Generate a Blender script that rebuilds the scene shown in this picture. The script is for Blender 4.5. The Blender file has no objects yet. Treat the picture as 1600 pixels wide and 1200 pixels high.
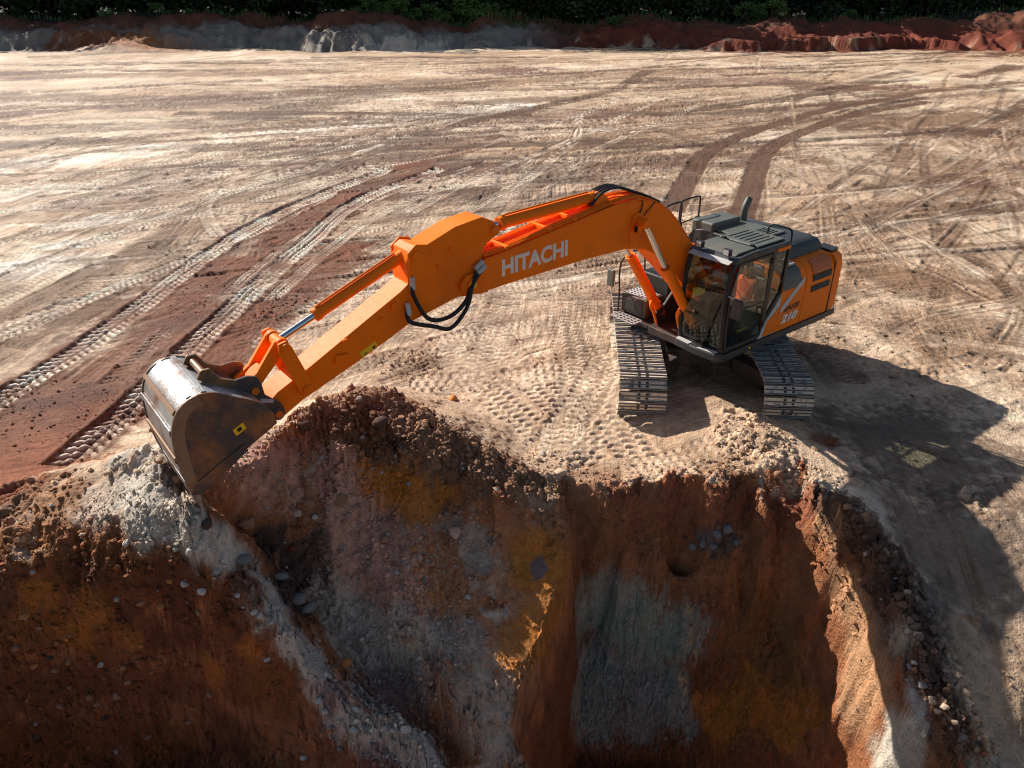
import bpy, bmesh, math, random
import numpy as np
from mathutils import Vector, Matrix
from mathutils.geometry import delaunay_2d_cdt

# ------------------------------------------------------------------ camera, sky, sun, exposure
scene = bpy.context.scene
col = scene.collection
F_PX, CAM_H, PITCH = 1183.0, 7.0, math.radians(28.2)      # focal length for a 1600 px wide frame
SUN_EL, SUN_AZ = math.radians(33.0), math.radians(-50.0)  # azimuth from +Y towards +X
cam_data = bpy.data.cameras.new("camera")
cam_data.sensor_width = 36.0
cam_data.lens = 36.0 * F_PX / 1600.0
cam_data.clip_end = 2000.0
cam_data.clip_start = 0.1
cam = bpy.data.objects.new("camera", cam_data)
cam.location = (0, 0, CAM_H)
cam.rotation_euler = (math.pi / 2 - PITCH, 0, 0)
col.objects.link(cam)
scene.camera = cam

world = bpy.data.worlds.new("World")
scene.world = world
world.use_nodes = True
wn = world.node_tree
sky = wn.nodes.new("ShaderNodeTexSky")
sky.sky_type = 'NISHITA'
sky.sun_disc = False
sky.sun_elevation = SUN_EL
sky.sun_rotation = SUN_AZ
wn.links.new(sky.outputs[0], wn.nodes["Background"].inputs[0])
wn.nodes["Background"].inputs[1].default_value = 0.062

sun_data = bpy.data.lights.new("sun", 'SUN')
sun_data.energy = 5.0
sun_data.angle = math.radians(0.5)
sun_data.color = (1.0, 0.95, 0.88)
sun = bpy.data.objects.new("sun", sun_data)
sd = Vector((math.sin(SUN_AZ) * math.cos(SUN_EL), math.cos(SUN_AZ) * math.cos(SUN_EL), math.sin(SUN_EL)))
sun.rotation_euler = sd.to_track_quat('Z', 'Y').to_euler()
sun.location = (-30, 40, 40)
col.objects.link(sun)

vs = scene.view_settings
vs.view_transform = 'Standard'
vs.look = 'None'
vs.gamma = 1.0
vs.use_curve_mapping = False
vs.exposure = 0.62

scene.render.engine = 'CYCLES'
scene.cycles.filter_width = 1.1

random.seed(7)
rng = np.random.default_rng(7)

# ------------------------------------------------------------------ helpers
def lin(c):
    """sRGB 0-255 triple to linear"""
    o = []
    for v in c[:3]:
        v = v / 255.0
        o.append(v / 12.92 if v <= 0.04045 else ((v + 0.055) / 1.055) ** 2.4)
    return tuple(o)

CP, SP = math.cos(PITCH), math.sin(PITCH)
def ray(px, py):
    a = (px - 800) / F_PX
    b = -(py - 600) / F_PX
    return (a, CP + b * SP, -SP + b * CP)
def G(px, py, z=0.0):
    """the point at height z seen at a photograph position"""
    r = ray(px, py)
    t = (z - CAM_H) / r[2]
    return (t * r[0], t * r[1], z)

def tag(o, label=None, cat=None, group=None, kind=None):
    if label: o["label"] = label
    if cat: o["category"] = cat
    if group: o["group"] = group
    if kind: o["kind"] = kind
    return o

def link(o, parent=None):
    col.objects.link(o)
    if parent: o.parent = parent
    return o

def empty(name, loc, rz=0.0):
    o = bpy.data.objects.new(name, None)
    o.location = loc
    o.rotation_euler = (0, 0, rz)
    o.empty_display_size = 0.3
    return link(o)

def copy_tree(o, parent=None):
    c = o.copy()
    col.objects.link(c)
    c.parent = parent
    for ch in list(o.children):
        copy_tree(ch, c)
    return c

class MB:
    def __init__(s):
        s.v, s.f, s.m = [], [], []
    def add(s, vs_, fs, mi=0):
        b = len(s.v)
        s.v += [tuple(p) for p in vs_]
        for f in fs:
            s.f.append(tuple(b + i for i in f)); s.m.append(mi)
        return s
    def box(s, x0, x1, y0, y1, z0, z1, mi=0):
        return s.add([(x0,y0,z0),(x1,y0,z0),(x1,y1,z0),(x0,y1,z0),(x0,y0,z1),(x1,y0,z1),(x1,y1,z1),(x0,y1,z1)],
                     [(0,3,2,1),(4,5,6,7),(0,1,5,4),(1,2,6,5),(2,3,7,6),(3,0,4,7)], mi)
    def obox(s, c, size, rot, mi=0):
        """box with centre, size and a rotation matrix"""
        hx, hy, hz = size[0]/2, size[1]/2, size[2]/2
        ps = [rot @ Vector((a*hx, b*hy, d*hz)) + Vector(c) for d in (-1,1) for a, b in ((-1,-1),(1,-1),(1,1),(-1,1))]
        return s.add(ps, [(0,3,2,1),(4,5,6,7),(0,1,5,4),(1,2,6,5),(2,3,7,6),(3,0,4,7)], mi)
    def prism(s, pts, y0, y1, mi=0):
        """profile in x,z between two y"""
        n = len(pts)
        vv = [(p[0], y0, p[1]) for p in pts] + [(p[0], y1, p[1]) for p in pts]
        ff = [tuple(range(n)), tuple(range(2*n-1, n-1, -1))]
        ff += [(i, (i+1) % n, n + (i+1) % n, n + i) for i in range(n)]
        return s.add(vv, ff, mi)
    def slab(s, pts, z0, z1, mi=0):
        """profile in x,y between two z"""
        n = len(pts)
        vv = [(p[0], p[1], z0) for p in pts] + [(p[0], p[1], z1) for p in pts]
        ff = [tuple(range(n)), tuple(range(2*n-1, n-1, -1))]
        ff += [(i, (i+1) % n, n + (i+1) % n, n + i) for i in range(n)]
        return s.add(vv, ff, mi)
    def loft(s, rings, mi=0, cap=True):
        n = len(rings[0])
        vv = [p for r in rings for p in r]
        ff = []
        for k in range(len(rings)-1):
            for i in range(n):
                ff.append((k*n+i, k*n+(i+1) % n, (k+1)*n+(i+1) % n, (k+1)*n+i))
        if cap:
            ff.append(tuple(range(n)))
            ff.append(tuple(range(len(rings)*n-1, (len(rings)-1)*n-1, -1)))
        return s.add(vv, ff, mi)
    def tube(s, path, r, n=8, mi=0, cap=True):
        path = [Vector(p) for p in path]
        rs = r if isinstance(r, (list, tuple)) else [r]*len(path)
        rings = []
        up = None
        for i, p in enumerate(path):
            a = path[max(0, i-1)]; b = path[min(len(path)-1, i+1)]
            t = (b - a).normalized()
            if up is None:
                up = Vector((0,0,1)) if abs(t.z) < 0.9 else Vector((1,0,0))
            u = (up - t * up.dot(t)).normalized()
            w = t.cross(u)
            up = u
            rings.append([p + (u*math.cos(2*math.pi*k/n) + w*math.sin(2*math.pi*k/n))*rs[i] for k in range(n)])
        return s.loft(rings, mi, cap)
    def cyl(s, p0, p1, r, r2=None, n=16, mi=0):
        return s.tube([p0, p1], [r, r if r2 is None else r2], n, mi)
    def build(s, name, mats, parent=None, bevel=0.0, seg=2, smooth=35, mesh_only=False):
        me = bpy.data.meshes.new(name)
        me.from_pydata(s.v, [], s.f)
        bm = bmesh.new(); bm.from_mesh(me)
        bmesh.ops.recalc_face_normals(bm, faces=bm.faces[:])
        bm.to_mesh(me); bm.free()
        if not isinstance(mats, (list, tuple)): mats = [mats]
        for m in mats: me.materials.append(m)
        if len(mats) > 1:
            me.polygons.foreach_set("material_index", s.m)
        if smooth:
            me.polygons.foreach_set("use_smooth", [True]*len(me.polygons))
            me.set_sharp_from_angle(angle=math.radians(smooth))
        me.update()
        if mesh_only: return me
        o = bpy.data.objects.new(name, me)
        if bevel:
            md = o.modifiers.new("bevel", 'BEVEL')
            md.width = bevel; md.segments = seg; md.limit_method = 'ANGLE'; md.angle_limit = math.radians(40)
            md.harden_normals = True
        return link(o, parent)

def curve_pts(pts, n=8):
    """Catmull-Rom through points of any dimension"""
    P = [np.array(p, float) for p in pts]
    P = [2*P[0]-P[1]] + P + [2*P[-1]-P[-2]]
    out = []
    for i in range(1, len(P)-2):
        for k in range(n):
            t = k / n
            a, b, c, d = P[i-1], P[i], P[i+1], P[i+2]
            out.append(0.5*((2*b)+(-a+c)*t+(2*a-5*b+4*c-d)*t*t+(-a+3*b-3*c+d)*t**3))
    out.append(P[-2])
    return out

# ------------------------------------------------------------------ noise for the terrain
def _hash(ix, iy, seed):
    h = (ix.astype(np.int64)*374761393 + iy.astype(np.int64)*668265263 + seed*1442695041) & 0xffffffff
    h = ((h ^ (h >> 13))*1274126177) & 0xffffffff
    h = ((h ^ (h >> 16))*2246822519) & 0xffffffff
    return ((h ^ (h >> 15)) & 0xffffff).astype(np.float32) / float(0xffffff)
def vnoise(x, y, seed=0):
    ix = np.floor(x); iy = np.floor(y)
    fx = (x-ix).astype(np.float32); fy = (y-iy).astype(np.float32)
    fx = fx*fx*(3-2*fx); fy = fy*fy*(3-2*fy)
    a = _hash(ix, iy, seed); b = _hash(ix+1, iy, seed); c = _hash(ix, iy+1, seed); d = _hash(ix+1, iy+1, seed)
    return (a*(1-fx)+b*fx)*(1-fy) + (c*(1-fx)+d*fx)*fy
def fbm(x, y, octv=4, seed=0, gain=0.5):
    o = 0; a = 1; t = 0
    for k in range(octv):
        o = o + a*(vnoise(x*2**k + 17.3*k, y*2**k - 9.1*k, seed+k)-0.5); t += a; a *= gain
    return o / t * 2          # about -1..1
def clods(x, y, seed=0, jit=0.8):
    """rounded lumps, one per cell of size 1; 0..1"""
    ix = np.floor(x); iy = np.floor(y)
    best = np.zeros(x.shape, np.float32)
    for dx in (-1, 0, 1):
        for dy in (-1, 0, 1):
            cx_ = ix+dx; cy_ = iy+dy
            px = cx_+0.5+jit*(_hash(cx_, cy_, seed)-0.5)
            py = cy_+0.5+jit*(_hash(cx_, cy_, seed+1)-0.5)
            R = 0.25+0.55*_hash(cx_, cy_, seed+2)**2
            d2 = (x-px)**2 + (y-py)**2
            best = np.maximum(best, np.sqrt(np.maximum(0, R*R-d2)))
    return best
def chunks(x, y, seed=0):
    """one random value per broken lump (nearest feature point)"""
    ix = np.floor(x); iy = np.floor(y)
    best = np.full(x.shape, 9.0, np.float32); val = np.zeros(x.shape, np.float32)
    for dx in (-1, 0, 1):
        for dy in (-1, 0, 1):
            cx_ = ix+dx; cy_ = iy+dy
            d2 = (x-cx_-_hash(cx_, cy_, seed))**2+(y-cy_-_hash(cx_, cy_, seed+1))**2
            h_ = _hash(cx_, cy_, seed+2)+.9*((x-cx_)*(_hash(cx_, cy_, seed+3)-.5)+(y-cy_)*(_hash(cx_, cy_, seed+4)-.5))
            m = d2 < best
            best = np.where(m, d2, best); val = np.where(m, h_, val)
    return val
def sstep(a, b, x):
    t = np.clip((x-a)/(b-a), 0, 1)
    return t*t*(3-2*t)
# ------------------------------------------------------------------ terrain: control points (photo position + height, or world)
PIX = """
-250 640 .05  0 600 .0  150 600 0  400 560 0  700 520 0  900 600 0  930 700 .02  1040 700 0  1300 600 0  1500 650 0  1600 700 0  1750 700 0
-150 775 .3  0 757 .4  60 747 .45  120 724 .65  180 708 .95  240 697 1.3  268 702 1.4
0 800 .42  60 800 .5  130 800 .6  200 790 .9  250 775 1.15  290 768 1.35
0 832 .42  70 828 .48  140 835 .55  200 848 .6  255 858 .6
0 850 .2  70 852 .22  140 858 .28  200 868 .35  255 885 .38
-150 878 .22  0 880 .25  80 880 .28  140 885 .3  200 895 .32  270 905 .32  330 930 .2  400 965 -.1
290 800 1.25  320 850 .8  350 890 .45  400 930 .1  440 975 -.25  500 1040 -.7  560 1095 -1.0  640 1150 -1.35  680 1200 -1.7
0 1000 -.85  150 1000 -.85  300 1020 -.9  400 1060 -1.0  0 1200 -2.9  200 1200 -2.9  350 1200 -2.8  450 1180 -2.1
350 835 .5  400 850 .05  450 895 -.35  490 945 -.8  540 1000 -1.12  600 1070 -1.55  680 1150 -1.9  715 1205 -2.1
325 795 1.1  380 740 1.2  405 790 .65  440 672 1.3  470 655 1.35  520 625 1.35  560 607 1.3  610 615 1.2  650 640 1.0  700 675 .8  760 712 .5  830 742 .2  880 752 .1
500 690 1.0  560 705 .9  620 720 .7  660 705 .75  700 722 .6  760 765 .25  830 795 0  880 808 -.15
450 760 .7  600 800 .1  700 800 -.1  800 850 -.4  850 870 -.5  450 830 .15  520 870 -.2  600 900 -.4  700 900 -.5  800 950 -.85  835 950 -.8
600 1000 -1.0  700 1000 -1.0  770 1050 -1.1  700 1100 -1.45  745 1130 -1.48  750 1200 -1.78
890 830 -.3  890 880 -.55  868 950 -.83  842 1020 -1.07  815 1090 -1.3  793 1150 -1.52  772 1210 -1.75
915 870 -1.1  918 920 -1.75  912 990 -2.5  900 1060 -3.1  887 1150 -3.7
890 800 0  930 785 .05  960 772 .1  1000 760 .15  1060 750 .15  1120 762 .15  1200 775 .2  1262 778 .25
930 805 -.2  980 825 -.42  1040 850 -.7  1100 862 -.85  1160 852 -.75  1220 842 -.6  1258 832 -.4
1000 850 -.8  1050 880 -1.05  1100 890 -1.12  1160 872 -.95  1230 860 -.8
950 950 -2.1  1050 950 -2.15  1150 960 -2.15  1230 945 -1.65  950 1050 -3.0  1050 1050 -2.95  1150 1050 -2.8  1240 1040 -2.3
950 1145 -3.7  1020 1150 -3.7  1060 1145 -3.55  1130 1165 -3.4  1200 1162 -3.1  1290 1165 -2.55
1268 850 -.55  1277 920 -1.2  1287 1000 -1.75  1300 1080 -2.15  1312 1165 -2.5  1330 1205 -2.7
1285 785 .2  1320 830 .1  1345 880 -.1  1375 960 -.4  1410 1060 -.75  1440 1140 -1.0  1465 1210 -1.2
1335 800 .35  1372 860 .25  1402 930 .02  1440 1020 -.33  1475 1110 -.62  1507 1205 -.95
1400 845 0  1445 920 -.2  1485 1000 -.5  1525 1100 -.85  1560 1205 -1.2
1600 800 0  1600 950 -.35  1600 1100 -.8  1600 1200 -1.2  1500 750 0  1350 740 .08  1240 700 .2  1165 665 .28  1190 730 .2 1100 720 .1 1010 735 .08
"""
nums = [float(t) for t in PIX.split()]
CTRL = [G(nums[i], nums[i+1], nums[i+2]) for i in range(0, len(nums), 3)]
CTRL += [(-10, 9.7, .1), (-7.2, 9.9, .1), (-5.6, 10.2, .1), (-4.3, 10.8, .05), (-4.0, 12.2, 0), (-2.9, 12.9, 0), (-2.0, 12.9, 0), (-1.0, 12.3, 0), (0, 11.4, 0),
         (.8, 7.1, -4.9), (2, 7.1, -5.0), (3.3, 6.75, -4.6), (4.0, 6.35, -4.1), (4.6, 5.6, -3.9),
         (7.5, 7, -.4), (9, 7, -.4), (9, 5, -1.1), (12, 8, -.1), (18, 6, -.4), (18, 0, -1.4), (9, 2, -1.6), (6.3, 4.2, -1.5), (6.6, 2.5, -2.0), (18, -10, -1.8), (9, -10, -2.5),
         (-10, 7.5, .2), (-18, 7.5, .2), (-10, 8.8, .3), (-18, 8.8, .3), (-18, 10, .1), (-10, 6.9, -2.9), (-18, 6.9, -2.9),
         (-18, 5.4, -3.4), (-8, 5.4, -3.4), (-2, 5.4, -4.0), (2, 5.4, -4.6), (4.4, 4.9, -4.0), (-18, 4.4, -3.2), (-8, 4.3, -3.3), (-2, 4.3, -3.9), (2, 4.3, -4.3),
         (-18, 3.5, -1.3), (-8, 3.5, -1.4), (-4, 3.4, -1.5), (0, 3.4, -1.6), (3, 3.2, -1.6), (5.5, 2.8, -1.6), (-18, -10, -1.0), (-6, -10, -1.2), (4, -10, -1.4)]  # last points: unseen near-side bench, added to keep sky light out of the pit
for xx in range(-18, 19, 4):
    CTRL.append((xx, 18, 0)); CTRL.append((xx, 15, 0))
PX0, PX1, PY0, PY1, PS = -18.0, 18.0, -10.0, 18.0, 0.05
pnx, pny = int((PX1-PX0)/PS)+1, int((PY1-PY0)/PS)+1
gx = PX0+np.arange(pnx)*PS
gy = PY0+np.arange(pny)*PS
patch = np.zeros((pny, pnx), np.float32)
zc = {}
pts2 = [Vector((p[0], p[1])) for p in CTRL]
# breaklines: crest of the block, foot of its right face, spine, right rim
ridx = {(nums[i], nums[i+1]): i//3 for i in range(0, len(nums), 3)}
BREAK = [[(890, 830), (890, 880), (868, 950), (842, 1020), (815, 1090), (793, 1150), (772, 1210)], [(915, 870), (918, 920), (912, 990), (900, 1060), (887, 1150)],
         [(290, 800), (320, 850), (350, 890), (400, 930), (440, 975), (500, 1040), (560, 1095), (640, 1150), (680, 1200)], [(1285, 785), (1320, 830), (1345, 880), (1375, 960), (1410, 1060), (1440, 1140), (1465, 1210)]]
bedges = [(ridx[l[i]], ridx[l[i+1]]) for l in BREAK for i in range(len(l)-1)]
r_ = delaunay_2d_cdt(pts2, bedges, [], 0, 1e-5)
ov, of, oorig = r_[0], r_[2], r_[3]
oz = [CTRL[oorig[i][0]][2] if oorig[i] else min(CTRL, key=lambda c: (c[0]-ov[i].x)**2+(c[1]-ov[i].y)**2)[2] for i in range(len(ov))]
for f in of:
    a, b, c = [ov[i] for i in f]; za, zb, zcc = [oz[i] for i in f]
    i0 = max(0, int((min(a.x, b.x, c.x)-PX0)/PS)); i1 = min(pnx, int((max(a.x, b.x, c.x)-PX0)/PS)+2)
    j0 = max(0, int((min(a.y, b.y, c.y)-PY0)/PS)); j1 = min(pny, int((max(a.y, b.y, c.y)-PY0)/PS)+2)
    if i1 <= i0 or j1 <= j0: continue
    xx, yy = np.meshgrid(gx[i0:i1], gy[j0:j1])
    den = (b.y-c.y)*(a.x-c.x)+(c.x-b.x)*(a.y-c.y)
    if abs(den) < 1e-9: continue
    w0 = ((b.y-c.y)*(xx-c.x)+(c.x-b.x)*(yy-c.y))/den
    w1 = ((c.y-a.y)*(xx-c.x)+(a.x-c.x)*(yy-c.y))/den
    w2 = 1-w0-w1
    m = (w0 >= -1e-4) & (w1 >= -1e-4) & (w2 >= -1e-4)
    patch[j0:j1, i0:i1][m] = (w0*za+w1*zb+w2*zcc)[m]
def blur(a, n):
    for _ in range(n):
        p = np.pad(a, 1, mode='edge')
        a = (p[1:-1, :-2]+2*p[1:-1, 1:-1]+p[1:-1, 2:])/4
        p = np.pad(a, 1, mode='edge')
        a = (p[:-2, 1:-1]+2*p[1:-1, 1:-1]+p[2:, 1:-1])/4
    return a
patch = blur(patch, 3)
def sample(arr, x, y):
    u = np.clip((x-PX0)/PS, 0, pnx-1.001); v = np.clip((y-PY0)/PS, 0, pny-1.001)
    i = u.astype(int); j = v.astype(int); fu = u-i; fv = v-j
    return (arr[j, i]*(1-fu)+arr[j, i+1]*fu)*(1-fv)+(arr[j+1, i]*(1-fu)+arr[j+1, i+1]*fu)*fv

# the bank along the forest at the back
def bank_base(x):
    return 92 + 2.0*np.sin(x*0.06+0.6) + 2.0*np.sin(x*0.17) + 6.0*fbm(x*0.09, x*0+3.3, 4, 51)
def bank_h(x, y):
    b = bank_base(x)
    t = y-b
    hgt = 2.3 + 1.3*fbm(x*0.11, x*0+7.7, 3, 61)
    ramp = sstep(0, 4.5, t)*0.75 + sstep(5.5, 9.0, t)*0.45
    # sharply cut red face on the right
    cut = sstep(20, 24, x)*sstep(52, 47, x)
    steep = sstep(-1.2, -.4, t + 3.2*fbm(x*0.32, y*0.12, 4, 71))*0.62 + sstep(3, 8.0, t)*0.55
    r = ramp*(1-cut)+steep*cut
    lump = fbm(x*0.35, y*0.35, 4, 81)*0.8*sstep(0, 3, t) + fbm(x*1.3, y*1.0, 3, 83)*0.35*sstep(-.5, 2, t) - np.abs(fbm(x*.55, y*.12, 3, 87))*1.1*sstep(-.5, 1, t)*sstep(6, 3, t)
    # loose red heaps at the far right
    heap = 1.9*np.exp(-(((x-58)/4.2)**2+((y-85)/2.6)**2)) + 1.4*np.exp(-(((x-65)/3.5)**2+((y-84)/2.2)**2))
    heap += 1.2*np.exp(-(((x+43)/3.5)**2+((y-90)/3.2)**2))
    return r*hgt + lump + heap*(0.8+0.4*fbm(x*0.7, y*0.7, 3, 91))

def base_height(x, y):
    near = sample(patch, x, y)
    return np.where(y < 18, near, 0.0)

def zat(x, y):
    """height of the ground as built so far"""
    j = min(max(int(np.searchsorted(ys, y)), 1), NR-1)
    i = min(max(int(np.searchsorted(ss, x/half[j])), 1), NC-1)
    return float(Z[j, i])
def hit(px, py):
    """first point where the line of sight of a photograph position meets the ground"""
    r = ray(px, py)
    y = 4.3
    while y < 110:
        t = y / r[1]
        x, z = t*r[0], CAM_H + t*r[2]
        h = zat(x, y)
        if z <= h: return (x, y, h)
        y += 0.025 if y < 18 else 0.25
    return (x, y, h)

# ------------------------------------------------------------------ terrain grid
ys = list(np.linspace(-9.5, 4.2, 46))
y = 4.2
while y < 300:
    if y < 6: dy = .03
    elif y < 9.9: dy = 0.016
    elif y < 11.5: dy = 0.021
    elif y < 20: dy = 0.021+(y-11.5)*0.0042
    elif y < 76: dy = max(0.057, y*y/8200.0)
    elif y < 107: dy = 0.27
    else: dy = 3.0 + (y-107)*0.12
    y += dy
    ys.append(y)
ys += [400, 600, 1000]
ys = np.array(ys)
NC = 1040
tt = np.linspace(-1, 1, NC)
ss = tt*(0.56+0.44*tt*tt)
half = 6.0+0.92*np.maximum(ys, 1.0)
X = (half[:, None]*ss[None, :])
Y = np.repeat(ys[:, None], NC, 1)
NR = len(ys)
# warp the lookup so that edges break unevenly
wx = 0.12*fbm(X*1.3, Y*1.3, 4, 5) + 0.05*fbm(X*6, Y*6, 3, 6)
wy = 0.12*fbm(X*1.3+50, Y*1.3, 4, 7) + 0.05*fbm(X*6+20, Y*6, 3, 8)
nearw = sstep(14, 11, Y)
Z = base_height(X+wx*nearw, Y+wy*nearw).astype(np.float32)
fm = Y[:, 0] > 78
Z[fm] += bank_h(X[fm], Y[fm])
slope = np.zeros_like(Z)
gy_ = np.gradient(Z, axis=0)/np.maximum(1e-4, np.gradient(Y, axis=0))
gx_ = np.gradient(Z, axis=1)/np.maximum(1e-4, np.gradient(X, axis=1))
slope = np.sqrt(gx_**2+gy_**2)
flat = sstep(0.45, 0.12, slope)
# coordinates that also run down steep faces, so that patterns do not stretch there
XW = X+0.45*Z*np.sign(gx_+1e-6)*np.clip(np.abs(gx_), 0, 1)
YW = Y-0.9*Z
CHK = chunks(XW/.22, YW/.22, 401)

def region(hx, hy, rr):
    j = np.where((ys > hy-rr) & (ys < hy+rr))[0]
    if len(j) < 2: return None
    h0, h1 = half[j[0]], half[j[-1]]
    lo = np.minimum(ss*h0, ss*h1); hi = np.maximum(ss*h0, ss*h1)
    i = np.where((hi > hx-rr) & (lo < hx+rr))[0]
    if len(i) < 2: return None
    return (slice(j[0], j[-1]+1), slice(i[0], i[-1]+1))

def splat(arr, px, py, r, s=1.0, aspect=1.0, rot=0.0, wob=0.35, world=None, soft=0.5, seed=0):
    """raise arr towards s inside an uneven blob of radius r metres on the ground"""
    h = hit(px, py) if world is None else world
    rr = r*max(1.0, aspect)*1.8
    sl = region(h[0], h[1], rr)
    if sl is None: return None
    dx = X[sl]-h[0]; dy = Y[sl]-h[1]
    c, s_ = math.cos(rot), math.sin(rot)
    u = (dx*c+dy*s_)/(r*aspect); v = (-dx*s_+dy*c)/r
    w3 = (Z[sl]-h[2])/r
    d = np.sqrt(u*u+v*v+w3*w3) + wob*fbm(XW[sl]*2.2/r**.5+px, YW[sl]*2.2/r**.5+py, 4, 11+seed)
    w = sstep(1.0, 1.0-soft, d)
    arr[sl] = np.maximum(arr[sl], w*s)
    return sl, w

# ------------------------------------------------------------------ colour of the soil (some shade and glare painted in)
def C_(r, g, b): return np.array(lin((r, g, b)), np.float32)
CREAM, BEIGE, TAN = C_(228, 205, 178), C_(206, 172, 140), C_(166, 126, 94)
RED, RUST, BROWN = C_(156, 90, 56), C_(146, 80, 42), C_(116, 78, 54)
WHITE, GREY, PINK = C_(206, 192, 174), C_(198, 178, 156), C_(150, 104, 88)
OCHRE, TEAL, PURPLE = C_(206, 128, 50), C_(152, 168, 142), C_(206, 154, 130)
DARK = C_(84, 56, 42)
COL = np.empty(X.shape+(3,), np.float32)
n1 = fbm(X*0.16, Y*0.16, 4, 21)
n2 = fbm(X*0.9, Y*0.9, 4, 23)
t_ = np.clip(0.38+0.7*n1+0.35*n2, 0, 1)[..., None]
COL[:] = BEIGE*(1-t_)+CREAM*t_
# freshly cut earth on the steep faces
cut_ = np.maximum(sstep(.45, .9, slope), sstep(-1.3, -1.6, Z))*(Y < 11)
n3 = fbm(XW*.8, YW*.8, 4, 25)[..., None]
COL[:] = COL*(1-cut_[..., None])+(C_(156, 98, 62)*(1+.3*n3))*cut_[..., None]
def mixcol(sl, w, c):
    COL[sl] = COL[sl]*(1-w[..., None])+c*w[..., None]
def paint(px, py, r, c, a=1.0, aspect=1.0, rot=0.0, wob=0.4, soft=0.6, world=None, seed=0):
    h = hit(px, py) if world is None else world
    rr = r*max(1.0, aspect)*1.9
    sl = region(h[0], h[1], rr)
    if sl is None: return
    dx = X[sl]-h[0]; dy = Y[sl]-h[1]
    cc, s_ = math.cos(rot), math.sin(rot)
    u = (dx*cc+dy*s_)/(r*aspect); v = (-dx*s_+dy*cc)/r
    k = 2.4/r**.6
    w3 = (Z[sl]-h[2])/r if world is None else 0.0
    d = np.sqrt(u*u+v*v+w3*w3) + wob*1.5*(fbm(XW[sl]*k+px, YW[sl]*k+py, 5, 31+seed, .65)+0.5*fbm(XW[sl]*9, YW[sl]*9, 3, 37)+.35*(CHK[sl]-.5))
    mixcol(sl, sstep(1.0, 1.0-soft*.75, d)*a, c)
def band(pix, width, c, a=1.0, soft=0.5, wob=0.4, z=0.0, world=None, patchy=0.0):
    P = world if world is not None else [G(p[0], p[1], z)[:2] for p in pix]
    P = np.array(curve_pts(P, 5))
    W = width
    j = np.where((ys > P[:, 1].min()-2*W) & (ys < P[:, 1].max()+2*W))[0]
    sl = slice(j[0], j[-1]+1)
    D = np.full(X[sl].shape, 1e9, np.float32)
    for i in range(len(P)-1):
        p, q = P[i], P[i+1]
        d = q-p; L2 = d@d+1e-9
        t = np.clip(((X[sl]-p[0])*d[0]+(Y[sl]-p[1])*d[1])/L2, 0, 1)
        D = np.minimum(D, (X[sl]-p[0]-t*d[0])**2+(Y[sl]-p[1]-t*d[1])**2)
    D = np.sqrt(D)/(W/2)+wob*(fbm(X[sl]*0.9, Y[sl]*0.9, 4, 41)+0.5*fbm(X[sl]*6, Y[sl]*6, 2, 43))
    w_ = sstep(1.0, 1.0-soft, D)*a
    if patchy: w_ = w_*(1-patchy*sstep(-.05, .35, fbm(X[sl]*.7+7, Y[sl]*.7, 5, 47, .65)))
    mixcol(sl, w_, c)

# far ground: bank colours
bb = bank_base(X[fm]); tb = Y[fm]-bb
redside = sstep(-2, 9, X[fm]+6*fbm(X[fm]*.15, Y[fm]*.15, 3, 45))
bc = C_(146, 134, 120)*(1-redside[..., None])+C_(128, 62, 42)*redside[..., None]
bc = bc*(1-sstep(5.0, 7, tb+1.0*n2[fm])[..., None])+C_(110, 66, 46)*sstep(5.0, 7, tb+1.0*n2[fm])[..., None]
wb = sstep(-2.5, 1.2, tb+5.0*n2[fm]+2.6*sstep(18, 23, X[fm])*sstep(55, 48, X[fm]))[..., None]
bc *= (1+.35*fbm(X[fm]*.5, Y[fm]*.9, 4, 47))[..., None]
COL[fm] = COL[fm]*(1-wb)+bc*wb
paint(0, 0, 5, RUST, .95, 1.6, 0, world=(-46, 92, 0))
paint(0, 0, 4.5, OCHRE, .45, 1.6, 0, world=(-40, 91, 0))
paint(0, 0, 6, RUST, .9, 2.4, 0, world=(60, 86, 0))
paint(0, 0, 4, CREAM, .8, 2.2, 0, world=(-10, 91, 0))
paint(0, 0, 3.5, C_(140, 118, 92), .8, 2.0, 0, world=(14, 90, 0))

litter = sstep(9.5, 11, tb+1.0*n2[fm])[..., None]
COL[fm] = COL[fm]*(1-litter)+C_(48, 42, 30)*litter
# broad bands across the quarry floor
band([(-200, 150), (300, 160), (700, 130)], 9, BROWN, .45)
band([(-300, 190), (100, 205), (330, 190), (560, 150)], 5, BROWN, .6)
band([(-200, 235), (200, 215), (420, 185)], 2.6, DARK, .5)
band([(0, 300), (300, 250), (700, 205), (1100, 170)], 2.2, CREAM, .8)
band([(-100, 270), (300, 225), (800, 165)], 4, C_(242, 228, 210), .85)  # near-white: the sun's glare on the floor painted in
band([(-100, 320), (300, 268), (620, 222)], 2.4, C_(242, 228, 210), .7)  # second band of painted glare
band([(-200, 120), (200, 118), (500, 112)], 5, TAN, .6)
band([(500, 140), (800, 128), (1100, 110)], 5, TAN, .5)
band([(820, 250), (1000, 200), (1200, 170)], 2.0, TAN, .5)
band([(1350, 200), (1450, 260), (1600, 330)], 3.0, TAN, .55)
band([(1380, 420), (1500, 450), (1640, 440)], 2.0, TAN, .5)
band([(-100, 350), (250, 290), (520, 245)], 1.6, C_(226, 208, 186), .6)
band([(560, 230), (780, 180), (960, 140), (1010, 110)], 1.5, BROWN, .7)
band([(760, 260), (900, 270), (1000, 300)], 2.4, PINK, .4)
band([(1060, 130), (1180, 125), (1300, 135)], 6, PINK, .5)
band([(1310, 130), (1420, 140), (1600, 110)], 4, BEIGE, .8)
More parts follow.
